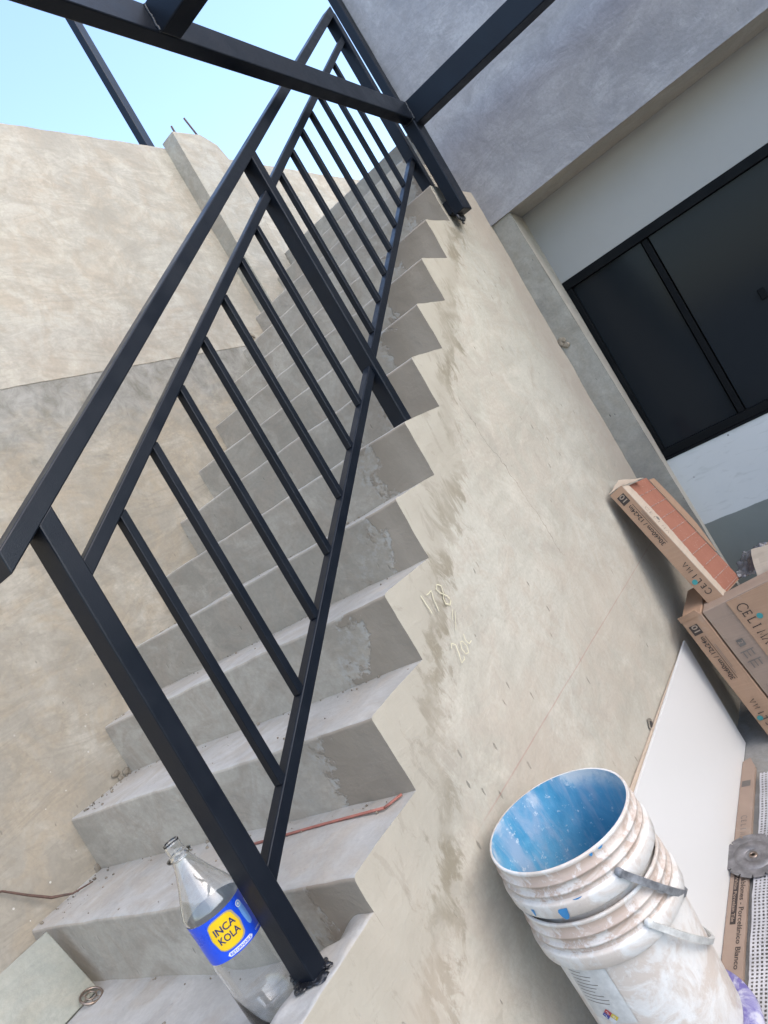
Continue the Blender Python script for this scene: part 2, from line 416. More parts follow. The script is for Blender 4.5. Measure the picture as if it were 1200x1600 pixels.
def blue_inside():
    k = NT('blue_paint_residue', .45, 0, .5)
    P = k.obj
    n = k.noise(P, 7, 7, .62, .5); st = k.noise(k.map(P, (9, 9, 2)), 2.5, 6, .65, .6); n3 = k.noise(P, 60, 5, .7)
    z = k.sep(P)[2]
    c = k.mix(k.ramp(n, [(.35, 0), (.65, 1)]), (.07, .31, .50), (.17, .46, .66))
    c = k.mix(k.ramp(st, [(.46, 0), (.64, .8)]), c, (.36, .47, .60))
    c = k.mix(k.ramp(n3, [(.61, 0), (.66, .85)]), c, (.62, .70, .76))
    c = k.mix(k.mth('MULTIPLY', k.smooth(z, .325, .372, 0, 1), k.ramp(n, [(.48, 0), (.58, .9)])), c, (.74, .76, .76))
    k.bump(k.mth('ADD', st, n3), .002, .5)
    return k.out(c, k.smooth(n, .3, .7, .3, .6))
M_blue = blue_inside()
M_bluedrip = plain('bright_blue_paint', (.04, .27, .56), .35, var=.2)
M_greybail = plain('grey_plastic_strap', (.23, .235, .24), .5, var=.45, sc=60)
M_whitebail = plain('white_plastic_strap', (.66, .65, .60), .5, var=.2, sc=60)
M_purple = None
def purple():
    k = NT('purple_stained_plastic', .5)
    n = k.noise(k.obj, 22, 6, .65, .6)
    return k.out(k.mix(k.ramp(n, [(.42, 0), (.6, 1)]), (.19, .16, .40), (.62, .60, .68)))
M_purple = purple()
M_lbl = plain('worn_pail_label', (.66, .65, .61), .55, var=.15, sc=40)
M_red = plain('red_print', (.52, .05, .06), .5, bump=0); M_navy = plain('blue_print', (.03, .05, .36), .5, bump=0)
M_yel = plain('yellow_print', (.75, .58, .06), .5, bump=0); M_wht = plain('white_print', (.8, .82, .85), .5, bump=0)
M_lblblue = plain('glossy_blue_label', (.014, .085, .72), .3, var=.08, bump=.0002)
M_lblyel = plain('glossy_yellow_label', (.90, .58, .01), .3, var=.06, bump=0)
M_lblgold = plain('dull_gold_print', (.42, .36, .22), .4, bump=0)
M_sky = plain('light_blue_print', (.17, .38, .80), .4, bump=0)
M_navytxt = plain('navy_lettering', (.008, .02, .12), .4, bump=0)
def glass(name, col, rough=.02, ior=1.5):
    k = NT(name, rough, 0, .5)
    k.b.inputs['Transmission Weight'].default_value = 1; k.b.inputs['IOR'].default_value = ior
    k.b.inputs['Base Color'].default_value = (*col, 1)
    k.bump(k.noise(k.obj, 22, 3), .0006, .12)
    return k.m
M_glass = glass('clear_bottle_glass', (.985, .992, .987))
def window_glass():
    k = NT('dark_tinted_window_glass', .12, 0, .5)
    k.b.inputs['Transmission Weight'].default_value = .0; k.b.inputs['Specular IOR Level'].default_value = .10
    k.b.inputs['Base Color'].default_value = (.0110, .0135, .0160, 1)
    return k.m
M_win = window_glass()
M_steel = plain('worn_steel_disc', (.30, .285, .28), .5, .55, var=.3, sc=40)
M_brass = plain('scuffed_bright_metal', (.36, .28, .22), .35, .8, var=.3, sc=80)
M_net = plain('white_woven_plastic', (.62, .60, .60), .6, var=.2, sc=9)
M_film = None
def film():
    k = NT('dusty_plastic_film', .25, 0, .6)
    k.b.inputs['Transmission Weight'].default_value = .35
    n = k.noise(k.obj, 12, 6, .6)
    k.bump(n, .006, .8)
    return k.out(k.mix(n, (.12, .12, .13), (.22, .215, .22)))
M_film = film()
M_brick = plain('terracotta_clay', (.40, .15, .11), .85, var=.25, sc=30)
M_rod = plain('rusty_wire', (.12, .065, .045), .7, var=.4, sc=60)
M_chalk = plain('yellow_chalk', (.80, .74, .50), .95, var=.1, bump=0)
M_slate = cement('grey_green_board', (.345, .35, .305), (.24, .255, .22), (.34, .33, .275), pit=.25, trowel=.9, rough=.5)
M_mortar = cement('crumbled_mortar', (.36, .32, .27), (.20, .175, .145), (.33, .28, .22), pit=1, trowel=1, rough=.95)
M_dark = plain('dark_interior_paint', (.12, .125, .13), .8)

# ------------------------------------------------------------------ ground
bm = bmesh.new()
n = 60
box(bm, -400, 400, -400, 400, FLOOR - .3, FLOOR)
gnd = struct(finish('ground', bm, M_floor))

# ------------------------------------------------------------------ staircase
stairs = thing('staircase', 'bare cement staircase climbing away between the tall beige wall and the open railing', 'staircase', (0, .65, FLOOR))
NS0, NS1 = -5, 13
def sp(x, y, z): return (x, y, z)
for i in range(NS0, NS1):
    bm = bmesh.new()
    x0, x1, z0, z1 = i * G, (i + 1) * G, i * H, (i + 1) * H
    ny = 46
    y00 = 0 if i < 10 else .06
    ys = [y00 + (W + .012 - y00) * (j / ny) ** 1.25 for j in range(ny + 1)]
    nr = .008
    prof = [(x0, z0 + H * k / 8) for k in range(8)] + [(x0, z1 - nr), (x0 + .29 * nr, z1 - .29 * nr), (x0 + nr, z1)] + [(x0 + G * k / 8, z1) for k in range(1, 9)]
    rows = [[bm.verts.new(wob((x, y, z), .0042, 5)) for y in ys] for x, z in prof]
    for a in range(len(prof) - 1):
        for b in range(ny):
            f = bm.faces.new((rows[a][b], rows[a][b + 1], rows[a + 1][b + 1], rows[a + 1][b])); f.material_index = 0 if a < 9 else 1; f.smooth = 7 < a < 11
    finish('step', bm, [M_riser, M_tread], stairs)
bm = bmesh.new()
cache = {}
def gv(x, z):
    key = (round(x, 5), round(z, 5))
    if key not in cache: cache[key] = bm.verts.new(wob((x, 0, z), .0042, 5))
    return cache[key]
for i in range(NS0, 11):
    jtop = min(i + 1, 10) * 8
    for k in range(8):
        xa, xb = i * G + G * k / 8, i * G + G * (k + 1) / 8
        j = -41
        while j < jtop:
            za, zb = j * H / 8, (j + 1) * H / 8
            q = [(xa, max(za, FLOOR)), (xb, max(za, FLOOR)), (xb, zb), (xa, zb)]
            if k == 0 and j == jtop - 1 and i < 10:
                nr = .008; q = q[:3] + [(xa + nr, zb), (xa + .29 * nr, zb - .29 * nr), (xa, zb - nr)]
            try:
                f = bm.faces.new([gv(*p) for p in q])
            except ValueError: pass
            j += 1
box(bm, 10 * G + .002, 11 * G, .058, .2, 10 * H, 11 * H - .003)
finish('side_wall', bm, M_side, stairs)
# mortar ramp left on the lowest visible tread beside the edge
bm = bmesh.new()
def fillz(x, y):
    def ss(t): t = min(1, max(0, t)); return t * t * (3 - 2 * t)
    yw = .20 + .05 * math.sin(x * 19) - .07 * ss((x + .1) / .1)
    A_ = ss((-x - .045) / .06)
    top = .105 - .018 * ss((y - .04) / .14) * (1 - A_) - A_ * .085 * ss((y - .080) / .035)
    return top * (1 - ss((y - (yw - .10 + A_ * .10)) / .21))
nx, ny = 26, 36
vs = [[bm.verts.new(wob((-G + G * a / nx * .999, .40 * b / ny, max(fillz(-G + G * a / nx, .40 * b / ny), -.004) + (mn.noise(Vector((a * .3, b * .3, 0))) * .003 if b else 0)), .0042, 5)) for b in range(ny + 1)] for a in range(nx + 1)]
for a in range(nx):
    for b in range(ny): bm.faces.new((vs[a][b], vs[a + 1][b], vs[a + 1][b + 1], vs[a][b + 1])).smooth = True
low = [bm.verts.new(wob((-G + G * a / nx * .999, 0, -.0), .0042, 5)) for a in range(nx + 1)]
for a in range(nx): bm.faces.new((low[a], low[a + 1], vs[a + 1][0], vs[a][0])).material_index = 1
lowf = [bm.verts.new((v.co.x, v.co.y, -.002)) for v in vs[0]]
for b in range(ny): bm.faces.new((lowf[b], vs[0][b], vs[0][b + 1], lowf[b + 1]))
finish('mortar_ramp', bm, [M_tread, M_side], stairs)
# top landing behind the last step
bm = bmesh.new(); box(bm, NS1 * G + .001, NS1 * G + 1.6, .04, W, NS1 * H - .2, NS1 * H - .001)
finish('landing', bm, M_tread, stairs)
# chalk figures
bm = bmesh.new()
def cp(u, v): return Vector((u, -.0062, v))
def chalk(pts, wd=.0025):
    q = []
    for a, b in zip(pts, pts[1:]):
        for t in range(4):
            q.append((a[0] + (b[0] - a[0]) * t / 4 + random.uniform(-.0006, .0006), a[1] + (b[1] - a[1]) * t / 4 + random.uniform(-.0006, .0006)))
    q.append(pts[-1])
    stroke(bm, q, wd, cp)
cx, cz = .60, .416
for pts in ([(.0, .052), (.004, .0)], [(.022, .046), (.05, .05), (.04, .03), (.034, -.004)],
            [(.1, .05), (.085, .058), (.072, .048), (.078, .036), (.1, .02), (.104, .004), (.092, -.004), (.076, .004), (.08, .02), (.094, .036), (.1, .05)]):
    chalk([(cx + p[0], cz + p[1] - p[0] * .16) for p in pts])
for pts in ([(.09, .0), (.11, .012)], [(.07, -.03), (.095, -.012)], [(.06, -.055), (.1, -.02)]):
    chalk([(cx + p[0] - .005, cz + p[1] - .02) for p in pts], .0015)
cx, cz = .598, .282
for pts in ([(.0, .036), (.012, .046), (.024, .036), (.018, .016), (.006, -.008), (.026, -.006), (.03, .002)], [(.048, .034), (.038, .02), (.042, .002), (.056, .0), (.064, .014), (.058, .032), (.048, .034)], [(.078, .045), (.072, .03), (.078, .016), (.094, .018)]):
    chalk([(cx + p[0], cz + p[1] - p[0] * .1) for p in pts])
finish('chalk_writing', bm, M_chalk, stairs)
# knocked-out hole in the side wall, dark depth painted as a flat black patch
bm = bmesh.new()
pts = []
for k in range(11):
    a = 2 * PI * k / 11; r = .030 * (1 + .35 * mn.noise(Vector((k * 1.3, 0, 5)))); pts.append((1.375 + r * math.cos(a) * .8, -.405 + r * math.sin(a)))
ring = [bm.verts.new((x, -.0050, z)) for x, z in pts]; inner = [bm.verts.new((1.375 + (x - 1.375) * .6, -.0064, -.405 + (z + .405) * .6)) for x, z in pts]
for k in range(11): bm.faces.new((ring[k], ring[(k + 1) % 11], inner[(k + 1) % 11], inner[k]))
bm.faces.new(inner).material_index = 1
finish('painted_hole', bm, [M_mortar, M_splat_hole], stairs)

# ------------------------------------------------------------------ tall left wall
lw = thing('boundary_wall', 'tall beige rendered wall rising behind the stairs, darker rough render on its lower part', 'wall', (1.5, W + .1, FLOOR))
bm = bmesh.new()
grid(bm, lambda u, v: (-2.6 + 7.8 * u, W, FLOOR + 2.70 * v), 130, 50, 0, .004, 1.6)
box(bm, -2.6, 5.2, W + .012, W + .17, FLOOR, 1.79)
finish('lower_render', bm, M_wall_low, lw)
bm = bmesh.new()
UF = W - .0018
def up(u, v):
    x = -2.6 + 7.8 * u
    z0 = 1.768 + .005 * mn.noise(Vector((x * 1.2, 0, 0))) + .003 * mn.noise(Vector((x * 14, 3, 0)))
    return (x, UF, z0 + (3.0 + .012 * mn.noise(Vector((x * 1.1, 9, 0))) + .006 * mn.noise(Vector((x * 9, 9, 0))) - z0) * v)
g = grid(bm, up, 220, 34, 0, .004, 1.6)
back = [bm.verts.new((r[-1].co.x, W + .17, r[-1].co.z)) for r in g]
bot = [bm.verts.new((r[0].co.x, W + .01, r[0].co.z - .004)) for r in g]
for i in range(220):
    bm.faces.new((g[i][-1], g[i + 1][-1], back[i + 1], back[i])); bm.faces.new((g[i][0], g[i + 1][0], bot[i + 1], bot[i]))
finish('upper_render', bm, M_wall_up, lw)
bm = bmesh.new()
pf = [(2.495, 1.2), (2.495, 3.028), (2.73, 3.043), (2.835, 2.99), (2.875, 2.90), (2.875, 1.2)]
def pil(bm, pf, y0, y1):
    nn = 5; a = []
    for k in range(2):
        y = (y0, y1)[k]
        a.append([bm.verts.new((x, y, z)) for x, z in pf])
    bm.faces.new(a[0]); m = len(pf)
    for i in range(m): bm.faces.new((a[0][i], a[0][(i + 1) % m], a[1][(i + 1) % m], a[1][i]))
pil(bm, pf, 1.2, W - .002)
bmesh.ops.subdivide_edges(bm, edges=bm.edges[:], cuts=9, use_grid_fill=True)
for v in bm.verts: v.co = wob(v.co, .0035, 2.4)
finish('pilaster', bm, M_wall_up, lw)
for (x, y, z0, z1, lx) in ((2.60, 1.255, 3.0, 3.125, .0), (2.80, 1.25, 3.0, 3.20, -.05)):
    bm = bmesh.new(); tube(bm, [(x, y, z0 - .1), (x + lx * .4, y, z0 + .1), (x + lx, y, z1)], .006, 8)
    finish('rebar', bm, M_rod, lw)
# rough mortar crumbs where steps meet this wall
bm = bmesh.new()
for (x, z, s) in ((.235, .165, .045), (.21, .15, .03), (.45, .35, .035), (.43, .375, .022), (.47, .36, .02), (.72, .54, .02), (1.2, .88, .018), (2.3, 1.80, .05)):
    for q in range(4):
        c = Vector((x + random.uniform(-.5, .5) * s, W - .004, z + random.uniform(-.5, .5) * s))
        r = bmesh.ops.create_icosphere(bm, subdivisions=2, radius=s * random.uniform(.16, .36))
        for v in r['verts']: v.co = c + Vector((v.co.x, v.co.y * .45, v.co.z)) * (1 + .5 * mn.noise(v.co * 60 + c * 9))
o = finish('mortar_crumbs', bm, M_mortar, lw); o['kind'] = 'stuff'

# post standing on the left wall
bm = bmesh.new(); box(bm, 2.410, 2.468, 1.33, 1.375, 2.985, 3.98, .003, 0, 2)
tag(finish('metal_post', bm, M_metal, None, loc=(2.44, 1.36, 2.99)), 'dark metal post standing on top of the beige wall, left of the concrete pilaster', 'post')

# ------------------------------------------------------------------ grey upper wall with soffit, pier, recessed wall
fw = thing('upper_wall', 'grey burnished cement wall overhead, its lower edge sloping across the upper right of the photo', 'wall', (2.78, -1.5, 1.565))
bm = bmesh.new()
grid(bm, lambda u, v: (2.65, (.030 + .045 * min(1, v * 3)) * (1 - u) - 4.17 * u, 1.565 + 2.3 * v), 90, 50, 0, .003, 2.2)
finish('cement_face', bm, M_fascia, fw)
bm = bmesh.new(); box(bm, 2.655, 2.95, -4.2, .026, 1.566, 3.86)
finish('soffit', bm, M_reveal, fw)
bm = bmesh.new(); grid(bm, lambda u, v: (2.662, .105 - .06 * u, 2.1 + 1.76 * v), 4, 90, 0, .006, 11); box(bm, 2.668, 2.94, .028, .10, 2.1, 3.86)
finish('rough_edge_strip', bm, M_pier, fw)

pr_ = thing('pier', 'narrow rough grey concrete pier between the stair side and the recessed window', 'pillar', (2.78, -.06, FLOOR))
bm = bmesh.new()
def pe(z): return -.105 - .038 * (1.565 - z) / 1.4
grid(bm, lambda u, v: (2.664 - .006 * u, .012 + (pe(FLOOR + 2.465 * v) - .012) * u, FLOOR + 2.465 * v), 12, 130, 0, .003, 9)
finish('rough_face', bm, M_pier, pr_)
bm = bmesh.new()
for q in range(9):
    c = Vector((2.657, -.018 + random.uniform(-.014, .014), .905 + random.uniform(-.02, .02)))
    r = bmesh.ops.create_icosphere(bm, subdivisions=2, radius=random.uniform(.006, .014))
    for v in r['verts']: v.co = c + Vector((v.co.x * .6, v.co.y, v.co.z)) * (1 + .6 * mn.noise(v.co * 90 + c * 9))
o = finish('mortar_lump', bm, M_mortar, pr_); o['kind'] = 'stuff'
bm = bmesh.new()
def pback(z): return -.082 - .018 * (1.565 - z) / 1.4
grid(bm, lambda u, v: (2.659 + .25 * u, pe(FLOOR + 2.465 * v) * (1 - u) + pback(FLOOR + 2.465 * v) * u, FLOOR + 2.465 * v), 8, 60, 0, .0015, 5)
finish('plaster_reveal', bm, M_reveal, pr_)

rw = thing('recessed_wall', 'white wall set back under the grey wall, grey green below and holding the black window', 'wall', (2.95, -1.5, FLOOR))
RX = 2.907
bm = bmesh.new()
WZ0, WZ1, WY0, WY1 = .142, 1.178, -.088, -3.0
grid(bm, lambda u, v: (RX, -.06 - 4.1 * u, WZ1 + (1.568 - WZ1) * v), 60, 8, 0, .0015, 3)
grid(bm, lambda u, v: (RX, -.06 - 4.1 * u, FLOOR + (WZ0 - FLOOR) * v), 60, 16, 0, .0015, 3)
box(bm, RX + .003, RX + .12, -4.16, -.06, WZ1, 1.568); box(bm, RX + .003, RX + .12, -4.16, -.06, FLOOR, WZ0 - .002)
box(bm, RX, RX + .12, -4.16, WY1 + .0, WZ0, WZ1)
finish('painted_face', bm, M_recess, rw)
# room behind the glass
bm = bmesh.new()
box(bm, RX + 1.9, RX + 1.95, -4.2, .1, FLOOR, 1.9); box(bm, RX + .12, RX + 1.9, .04, .1, FLOOR, 1.9); box(bm, RX + .12, RX + 1.9, -4.2, -4.14, FLOOR, 1.9); box(bm, RX + .12, RX + 1.9, -4.14, .04, 1.60, 1.66)
finish('room_lining', bm, M_dark, rw)

wi = thing('sliding_window', 'long black framed window with dark glass under the grey wall', 'window', (2.95, -1.5, WZ0))
def frame(name, y0, y1, z0, z1, x0, x1, b=.0025):
    bm = bmesh.new(); box(bm, x0, x1, min(y0, y1), max(y0, y1), z0, z1, b); return finish(name, bm, M_frame, wi)
frame('frame_rail', WY0, WY1, WZ1 - .045, WZ1 - .001, RX - .004, RX + .07)
frame('frame_rail', WY0, WY1, WZ0, WZ0 + .012, RX - .006, RX + .075)
frame('frame_rail', WY0, WY1, WZ0 + .0125, WZ0 + .055, RX + .006, RX + .07)
frame('frame_stile', WY0, WY0 - .03, WZ0 + .0555, WZ1 - .0455, RX, RX + .07)
for y in (-.485, -1.42, -2.3): frame('mullion', y - .006, y - .036, WZ0 + .0555, WZ1 - .0455, RX + .012, RX + .06)
prev = WY0 - .03
for y in (-.485, -1.42, -2.3, WY1 + .042):
    bm = bmesh.new(); box(bm, RX + .03, RX + .036, y + .0005, prev - .0005, WZ0 + .056, WZ1 - .046)
    finish('pane', bm, M_win, wi); prev = y - .042
frame('switch_plate', -.80, -.83, .61, .66, RX + .018, RX + .030, .003)  # small plate standing in for the wall switch inside the room

# unseen wall added behind the camera to cut the sky light
bm = bmesh.new(); grid(bm, lambda u, v: (-5.4 + 11 * u, -6.1, FLOOR + 2.4 * v), 40, 20, 0, .004, 2); box(bm, -5.4, 5.6, -6.25, -6.104, FLOOR, FLOOR + 2.4)
tag(finish('sky_blocker_wall', bm, M_wall_up, None, loc=(0, -6.1, FLOOR)), 'unseen beige wall added opposite the staircase to block low sky light', 'wall')

# ------------------------------------------------------------------ overhead steel frame
sf = thing('steel_frame', 'overhead frame of dark square steel tubes with one short post on the stair side', 'canopy frame', (2.24, -.05, 1.6))
def beam(name, x0, x1, y0, y1, z0, z1):
    bm = bmesh.new(); box(bm, x0, x1, y0, y1, z0, z1, .004, 0, 2); return finish(name, bm, M_metal, sf)
beam('post', 2.195, 2.285, -.077, -.024, 1.585, 2.008)
beam('beam', -1.4, 2.205, -.078, -.034, 2.010, 2.095)
beam('beam', 2.206, 2.280, -2.4, -.02, 1.990, 2.092)
beam('beam', .765, .835, -2.4, -.079, 2.008, 2.093)
beam('beam', -.70, -.63, -2.4, -.079, 2.008, 2.093)
beam('beam', -1.4, 2.285, -2.45, -2.402, 2.008, 2.093)
bm = bmesh.new()
c = [(2.60, .068, 2.102), (2.648, .068, 2.102), (2.648, .112, 2.102), (2.60, .112, 2.102), (2.60, .085, 3.6), (2.648, .085, 3.6), (2.648, .125, 3.6), (2.60, .125, 3.6)]
hexa(bm, c, .003, 0, 2); finish('wall_post', bm, M_metal, sf)
def weld(parent, a, b, r=.004, n=14, name='weld_bead'):
    bm = bmesh.new(); a = Vector(a); b = Vector(b); pts = []
    for k in range(n + 1): pts.append(a.lerp(b, k / n) + Vector((random.uniform(-1, 1), random.uniform(-1, 1), random.uniform(-1, 1))) * r * .3)
    tube(bm, pts, [r * random.uniform(.7, 1.25) for _ in pts], 7)
    return finish(name, bm, M_weld, parent)
weld(sf, (.764, -.080, 2.01), (.764, -.080, 2.09), .004)
weld(sf, (2.205, -.079, 2.01), (2.205, -.079, 2.09), .004)
weld(sf, (2.194, -.077, 2.009), (2.194, -.030, 2.009), .004)
bm = bmesh.new()
for k in range(9):
    cc = Vector((2.20 + random.uniform(0, .09), -.030 + random.uniform(-.005, .0), 1.582 - abs(random.gauss(0, .014))))
    r = bmesh.ops.create_icosphere(bm, subdivisions=2, radius=random.uniform(.006, .013))
    for v in r['verts']: v.co = cc + Vector((v.co.x, v.co.y * .6 , v.co.z * 1.3))
finish('paint_drip', bm, M_splat_hole, sf)
bm = bmesh.new(); box(bm, 2.20, 2.28, -.03, .0, 1.60, 1.66, .003); finish('wall_tab', bm, M_metal, sf)

# ------------------------------------------------------------------ railing
rl = thing('stair_railing', 'blue black steel railing with slim square balusters running up the open side of the stairs', 'railing', (1.1, .05, 0))
RY = .052
def seg(name, a, b, wy, hz): 
    bm = bmesh.new(); slant(bm, (a[0], RY, a[1]), (b[0], RY, b[1]), wy, hz, .0025); return finish(name, bm, M_metal, rl)
def zl(a, b, x): return a[1] + (b[1] - a[1]) * (x - a[0]) / (b[0] - a[0])
T0, T1 = (-.228, .925), (2.315, 2.66)
seg('handrail', T0, T1, .051, .040)
S0, S1, S2, S3 = (-.112, .865), (1.030, 1.652), (1.073, 1.685), (2.282, 2.515)
seg('upper_rail', S0, S1, .026, .031); seg('upper_rail', S2, S3, .026, .031)
B0, B1, B2, B3 = (-.112, .276), (1.034, 1.058), (1.074, 1.094), (2.285, 1.915)
seg('lower_rail', B0, B1, .027, .033); seg('lower_rail', B2, B3, .027, .033)
def post(x0, x1, z0, z1, lean=0):
    bm = bmesh.new()
    c = [(x0, RY - .025, z0), (x1, RY - .025, z0), (x1, RY + .025, z0), (x0, RY + .025, z0),
         (x0 + lean, RY - .025, z1 - .0), (x1 + lean, RY - .025, z1 + (x1 - x0) * .66), (x1 + lean, RY + .025, z1 + (x1 - x0) * .66), (x0 + lean, RY + .025, z1)]
    hexa(bm, c, .003, 0, 2); return finish('post', bm, M_metal, rl)
post(-.150, -.1125, .098, zl(T0, T1, -.150) - .016)
post(1.0345, 1.0725, 5 * H - .004, zl(T0, T1, 1.0345) - .016)
post(2.2855, 2.3235, 10 * H - .004, zl(T0, T1, 2.2855) - .016)
for x in [.012, .159, .306, .453, .600, .747, .894]:
    bm = bmesh.new(); za, zb = zl(B0, B1, x) + .012, zl(S0, S1, x) - .012
    box(bm, x - .0095, x + .0095, RY - .0095, RY + .0095, za, zb, .0018, 0, 2); finish('baluster', bm, M_metal, rl)
for x in [1.178, 1.325, 1.470, 1.612, 1.765, 1.912, 2.060]:
    bm = bmesh.new(); za, zb = zl(B2, B3, x) + .012, zl(S2, S3, x) - .012
    box(bm, x - .0095, x + .0095, RY - .0095, RY + .0095, za, zb, .0018, 0, 2); finish('baluster', bm, M_metal, rl)
bm = bmesh.new()
for k in range(26):
    a = random.uniform(0, 2 * PI); rr = random.uniform(.018, .027)
    cc = Vector((-.132 + math.cos(a) * rr * 1.1, RY + math.sin(a) * rr * 1.25, .107 + random.uniform(0, .004)))
    r = bmesh.ops.create_icosphere(bm, subdivisions=2, radius=random.uniform(.004, .010))
    for v in r['verts']: v.co = cc + Vector((v.co.x * 1.5, v.co.y * 1.5, v.co.z * .5)) * (1 + .8 * mn.noise(v.co * 150 + cc * 30))
finish('base_weld', bm, M_splat_hole, rl)

# cement grit and crumbs lying on the treads
bm = bmesh.new()
for q in range(280):
    i = random.choice([-1, 0, 0, 1, 1, 2, 2, 3]); 
    edge = random.random()
    if edge < .45: x, y = i * G + G - abs(random.gauss(0, .02)) - .004, random.uniform(.02, W - .02)
    elif edge < .8: x, y = i * G + random.uniform(.02, G - .01), W - abs(random.gauss(0, .06)) - .01
    else: x, y = i * G + random.uniform(.02, G - .01), random.uniform(.03, W)
    if i == -1 and y < .42: continue
    rad = random.choice([.0012, .0016, .002, .003, .0045]) * random.uniform(.7, 1.2)
    c = Vector((x, y, (i + 1) * H + rad * .3)) 
    r = bmesh.ops.create_icosphere(bm, subdivisions=1, radius=rad)
    for v in r['verts']: v.co = c + v.co * (1 + .6 * mn.noise(v.co * 400 + c * 30))
o = finish('grit', bm, M_mortar, stairs); o['kind'] = 'stuff'

# ------------------------------------------------------------------ small things on the steps
bm = bmesh.new()
tube(bm, [(.170, .50, .1795), (.178, .38, .1795), (.187, .25, .1795), (.194, .10, .1795), (.196, .052, .1795)], .0030, 6, flat=1.2)
tube(bm, [(.1965, .0505, .1797), (.232, .026, .1797)], .0030, 6)
tag(finish('clay_strip', bm, M_brick, None, loc=(.19, .25, .175)), 'thin terracotta coloured strip lying on the first full tread behind the railing', 'strip')

bm = bmesh.new()
def lp(u, v, off=0):   # leaning board on its lower edge
    x = -.030 - .207 * u; a = math.atan2(.205, .9)
    y = 1.042 + .088 * v - off; z = .0 + .180 * v
    return Vector((x, y, z))
n0 = Vector((0, -.9, .44)).normalized()
c = [lp(1, 0), lp(0, 0), lp(0, 0) - n0 * .012, lp(1, 0) - n0 * .012, lp(1, 1), lp(0, 1), lp(0, 1) - n0 * .012, lp(1, 1) - n0 * .012]
for p in c: p.z += .006
hexa(bm, c, .0012)
tag(finish('leaning_board', bm, M_slate, None, loc=(-.13, 1.08, 0)), 'grey green square board leaning at the foot of the beige wall, bottom left corner', 'board')
bm = bmesh.new()
A = Matrix.Rotation(.5, 3, 'X') @ Matrix.Rotation(.2, 3, 'Y')
pts = [Vector((-.060, 1.022, .014)) + A @ Vector((.026 * math.cos(2 * PI * k / 28), .026 * math.sin(2 * PI * k / 28), 0)) for k in range(28)]
tube(bm, pts, .0032, 8, True)
pts = [Vector((-.060, 1.022, .015)) + A @ Vector((.013 * math.cos(2 * PI * k / 28), .013 * math.sin(2 * PI * k / 28), 0)) for k in range(28)]
tube(bm, pts, .002, 6, True)
for k in range(6):
    a = 2 * PI * k / 6; tube(bm, [Vector((-.06, 1.022, .014)) + A @ Vector((rr * math.cos(a), rr * math.sin(a), 0)) for rr in (.013, .026)], .0012, 5)
tag(finish('metal_ring', bm, M_brass, None, loc=(-.06, 1.022, 0)), 'small bright metal ring lying at the corner of the grey green board', 'ring')
bm = bmesh.new()
tube(bm, [(-.20, W - .006, .40), (-.10, W - .010, .352), (-.013, W - .012, .314), (.03, W - .022, .262), (.075, W - .03, .213), (.12, W - .05, .185), (.165, W - .09, .182)], [.0022, .003, .0035, .004, .0045, .003, .002], 6)
tag(finish('rusty_wire', bm, M_rod, None, loc=(0, W, .2)), 'thin rusty brown wire sticking from the foot of the beige wall', 'wire')

# ------------------------------------------------------------------ glass bottle
BX, BY, BZ = -.164, .152, .046
bt = thing('glass_bottle', 'empty clear soda bottle with a blue and yellow label beside the first railing post', 'bottle', (BX, BY, BZ))
outer = [(.0, .006), (.022, .004), (.040, .0), (.047, .003), (.0515, .012), (.0515, .085), (.0505, .100), (.0515, .118), (.0515, .136), (.0508, .142), (.0502, .147), (.0502, .222), (.0515, .226), (.0510, .230), (.0475, .240), (.0425, .252), (.036, .265), (.0295, .279), (.0235, .294), (.0185, .307), (.0162, .316), (.0158, .319), (.0222, .3205), (.0228, .3235), (.0163, .325), (.0142, .328), (.0146, .332), (.0140, .336), (.0146, .340), (.0140, .344), (.0140, .349)]
outer = [(q, z_ + (.012 if z_ > .05 else 0)) for q, z_ in outer]
t_ = .0022
inner = [(r - t_, z) for r, z in outer if z > .02 and not (.3315 < z < .338)]
inner = [(.0115, .361)] + inner[::-1][1:] + [(.047, .013), (.036, .008), (.02, .013), (.0, .014)]
bm = bmesh.new(); lathe(bm, outer + inner, (BX, BY, BZ), 72)
bmesh.ops.remove_doubles(bm, verts=bm.verts[:], dist=1e-5)
finish('glass_body', bm, M_glass, bt)
CA = math.atan2(-1.0038 - BY, -.8034 - BX) + R_(9)     # label centre azimuth
def bl(eps, az0=CA, r=.0502, zc=.1965):
    def f(u, v): a = az0 + u / r; return Vector((BX + (r + eps) * math.cos(a), BY + (r + eps) * math.sin(a), BZ + zc + v))
    return f
bm = bmesh.new(); rect2d(bm, bl(.0005), -PI * .0502, PI * .0502, -.036, .036, 64); lab = finish('label', bm, M_lblblue, bt, True)
bm = bmesh.new(); rect2d(bm, bl(.0002), -PI * .0502, PI * .0502, -.036, .036, 64); finish('backing', bm, M_wht, lab, True)
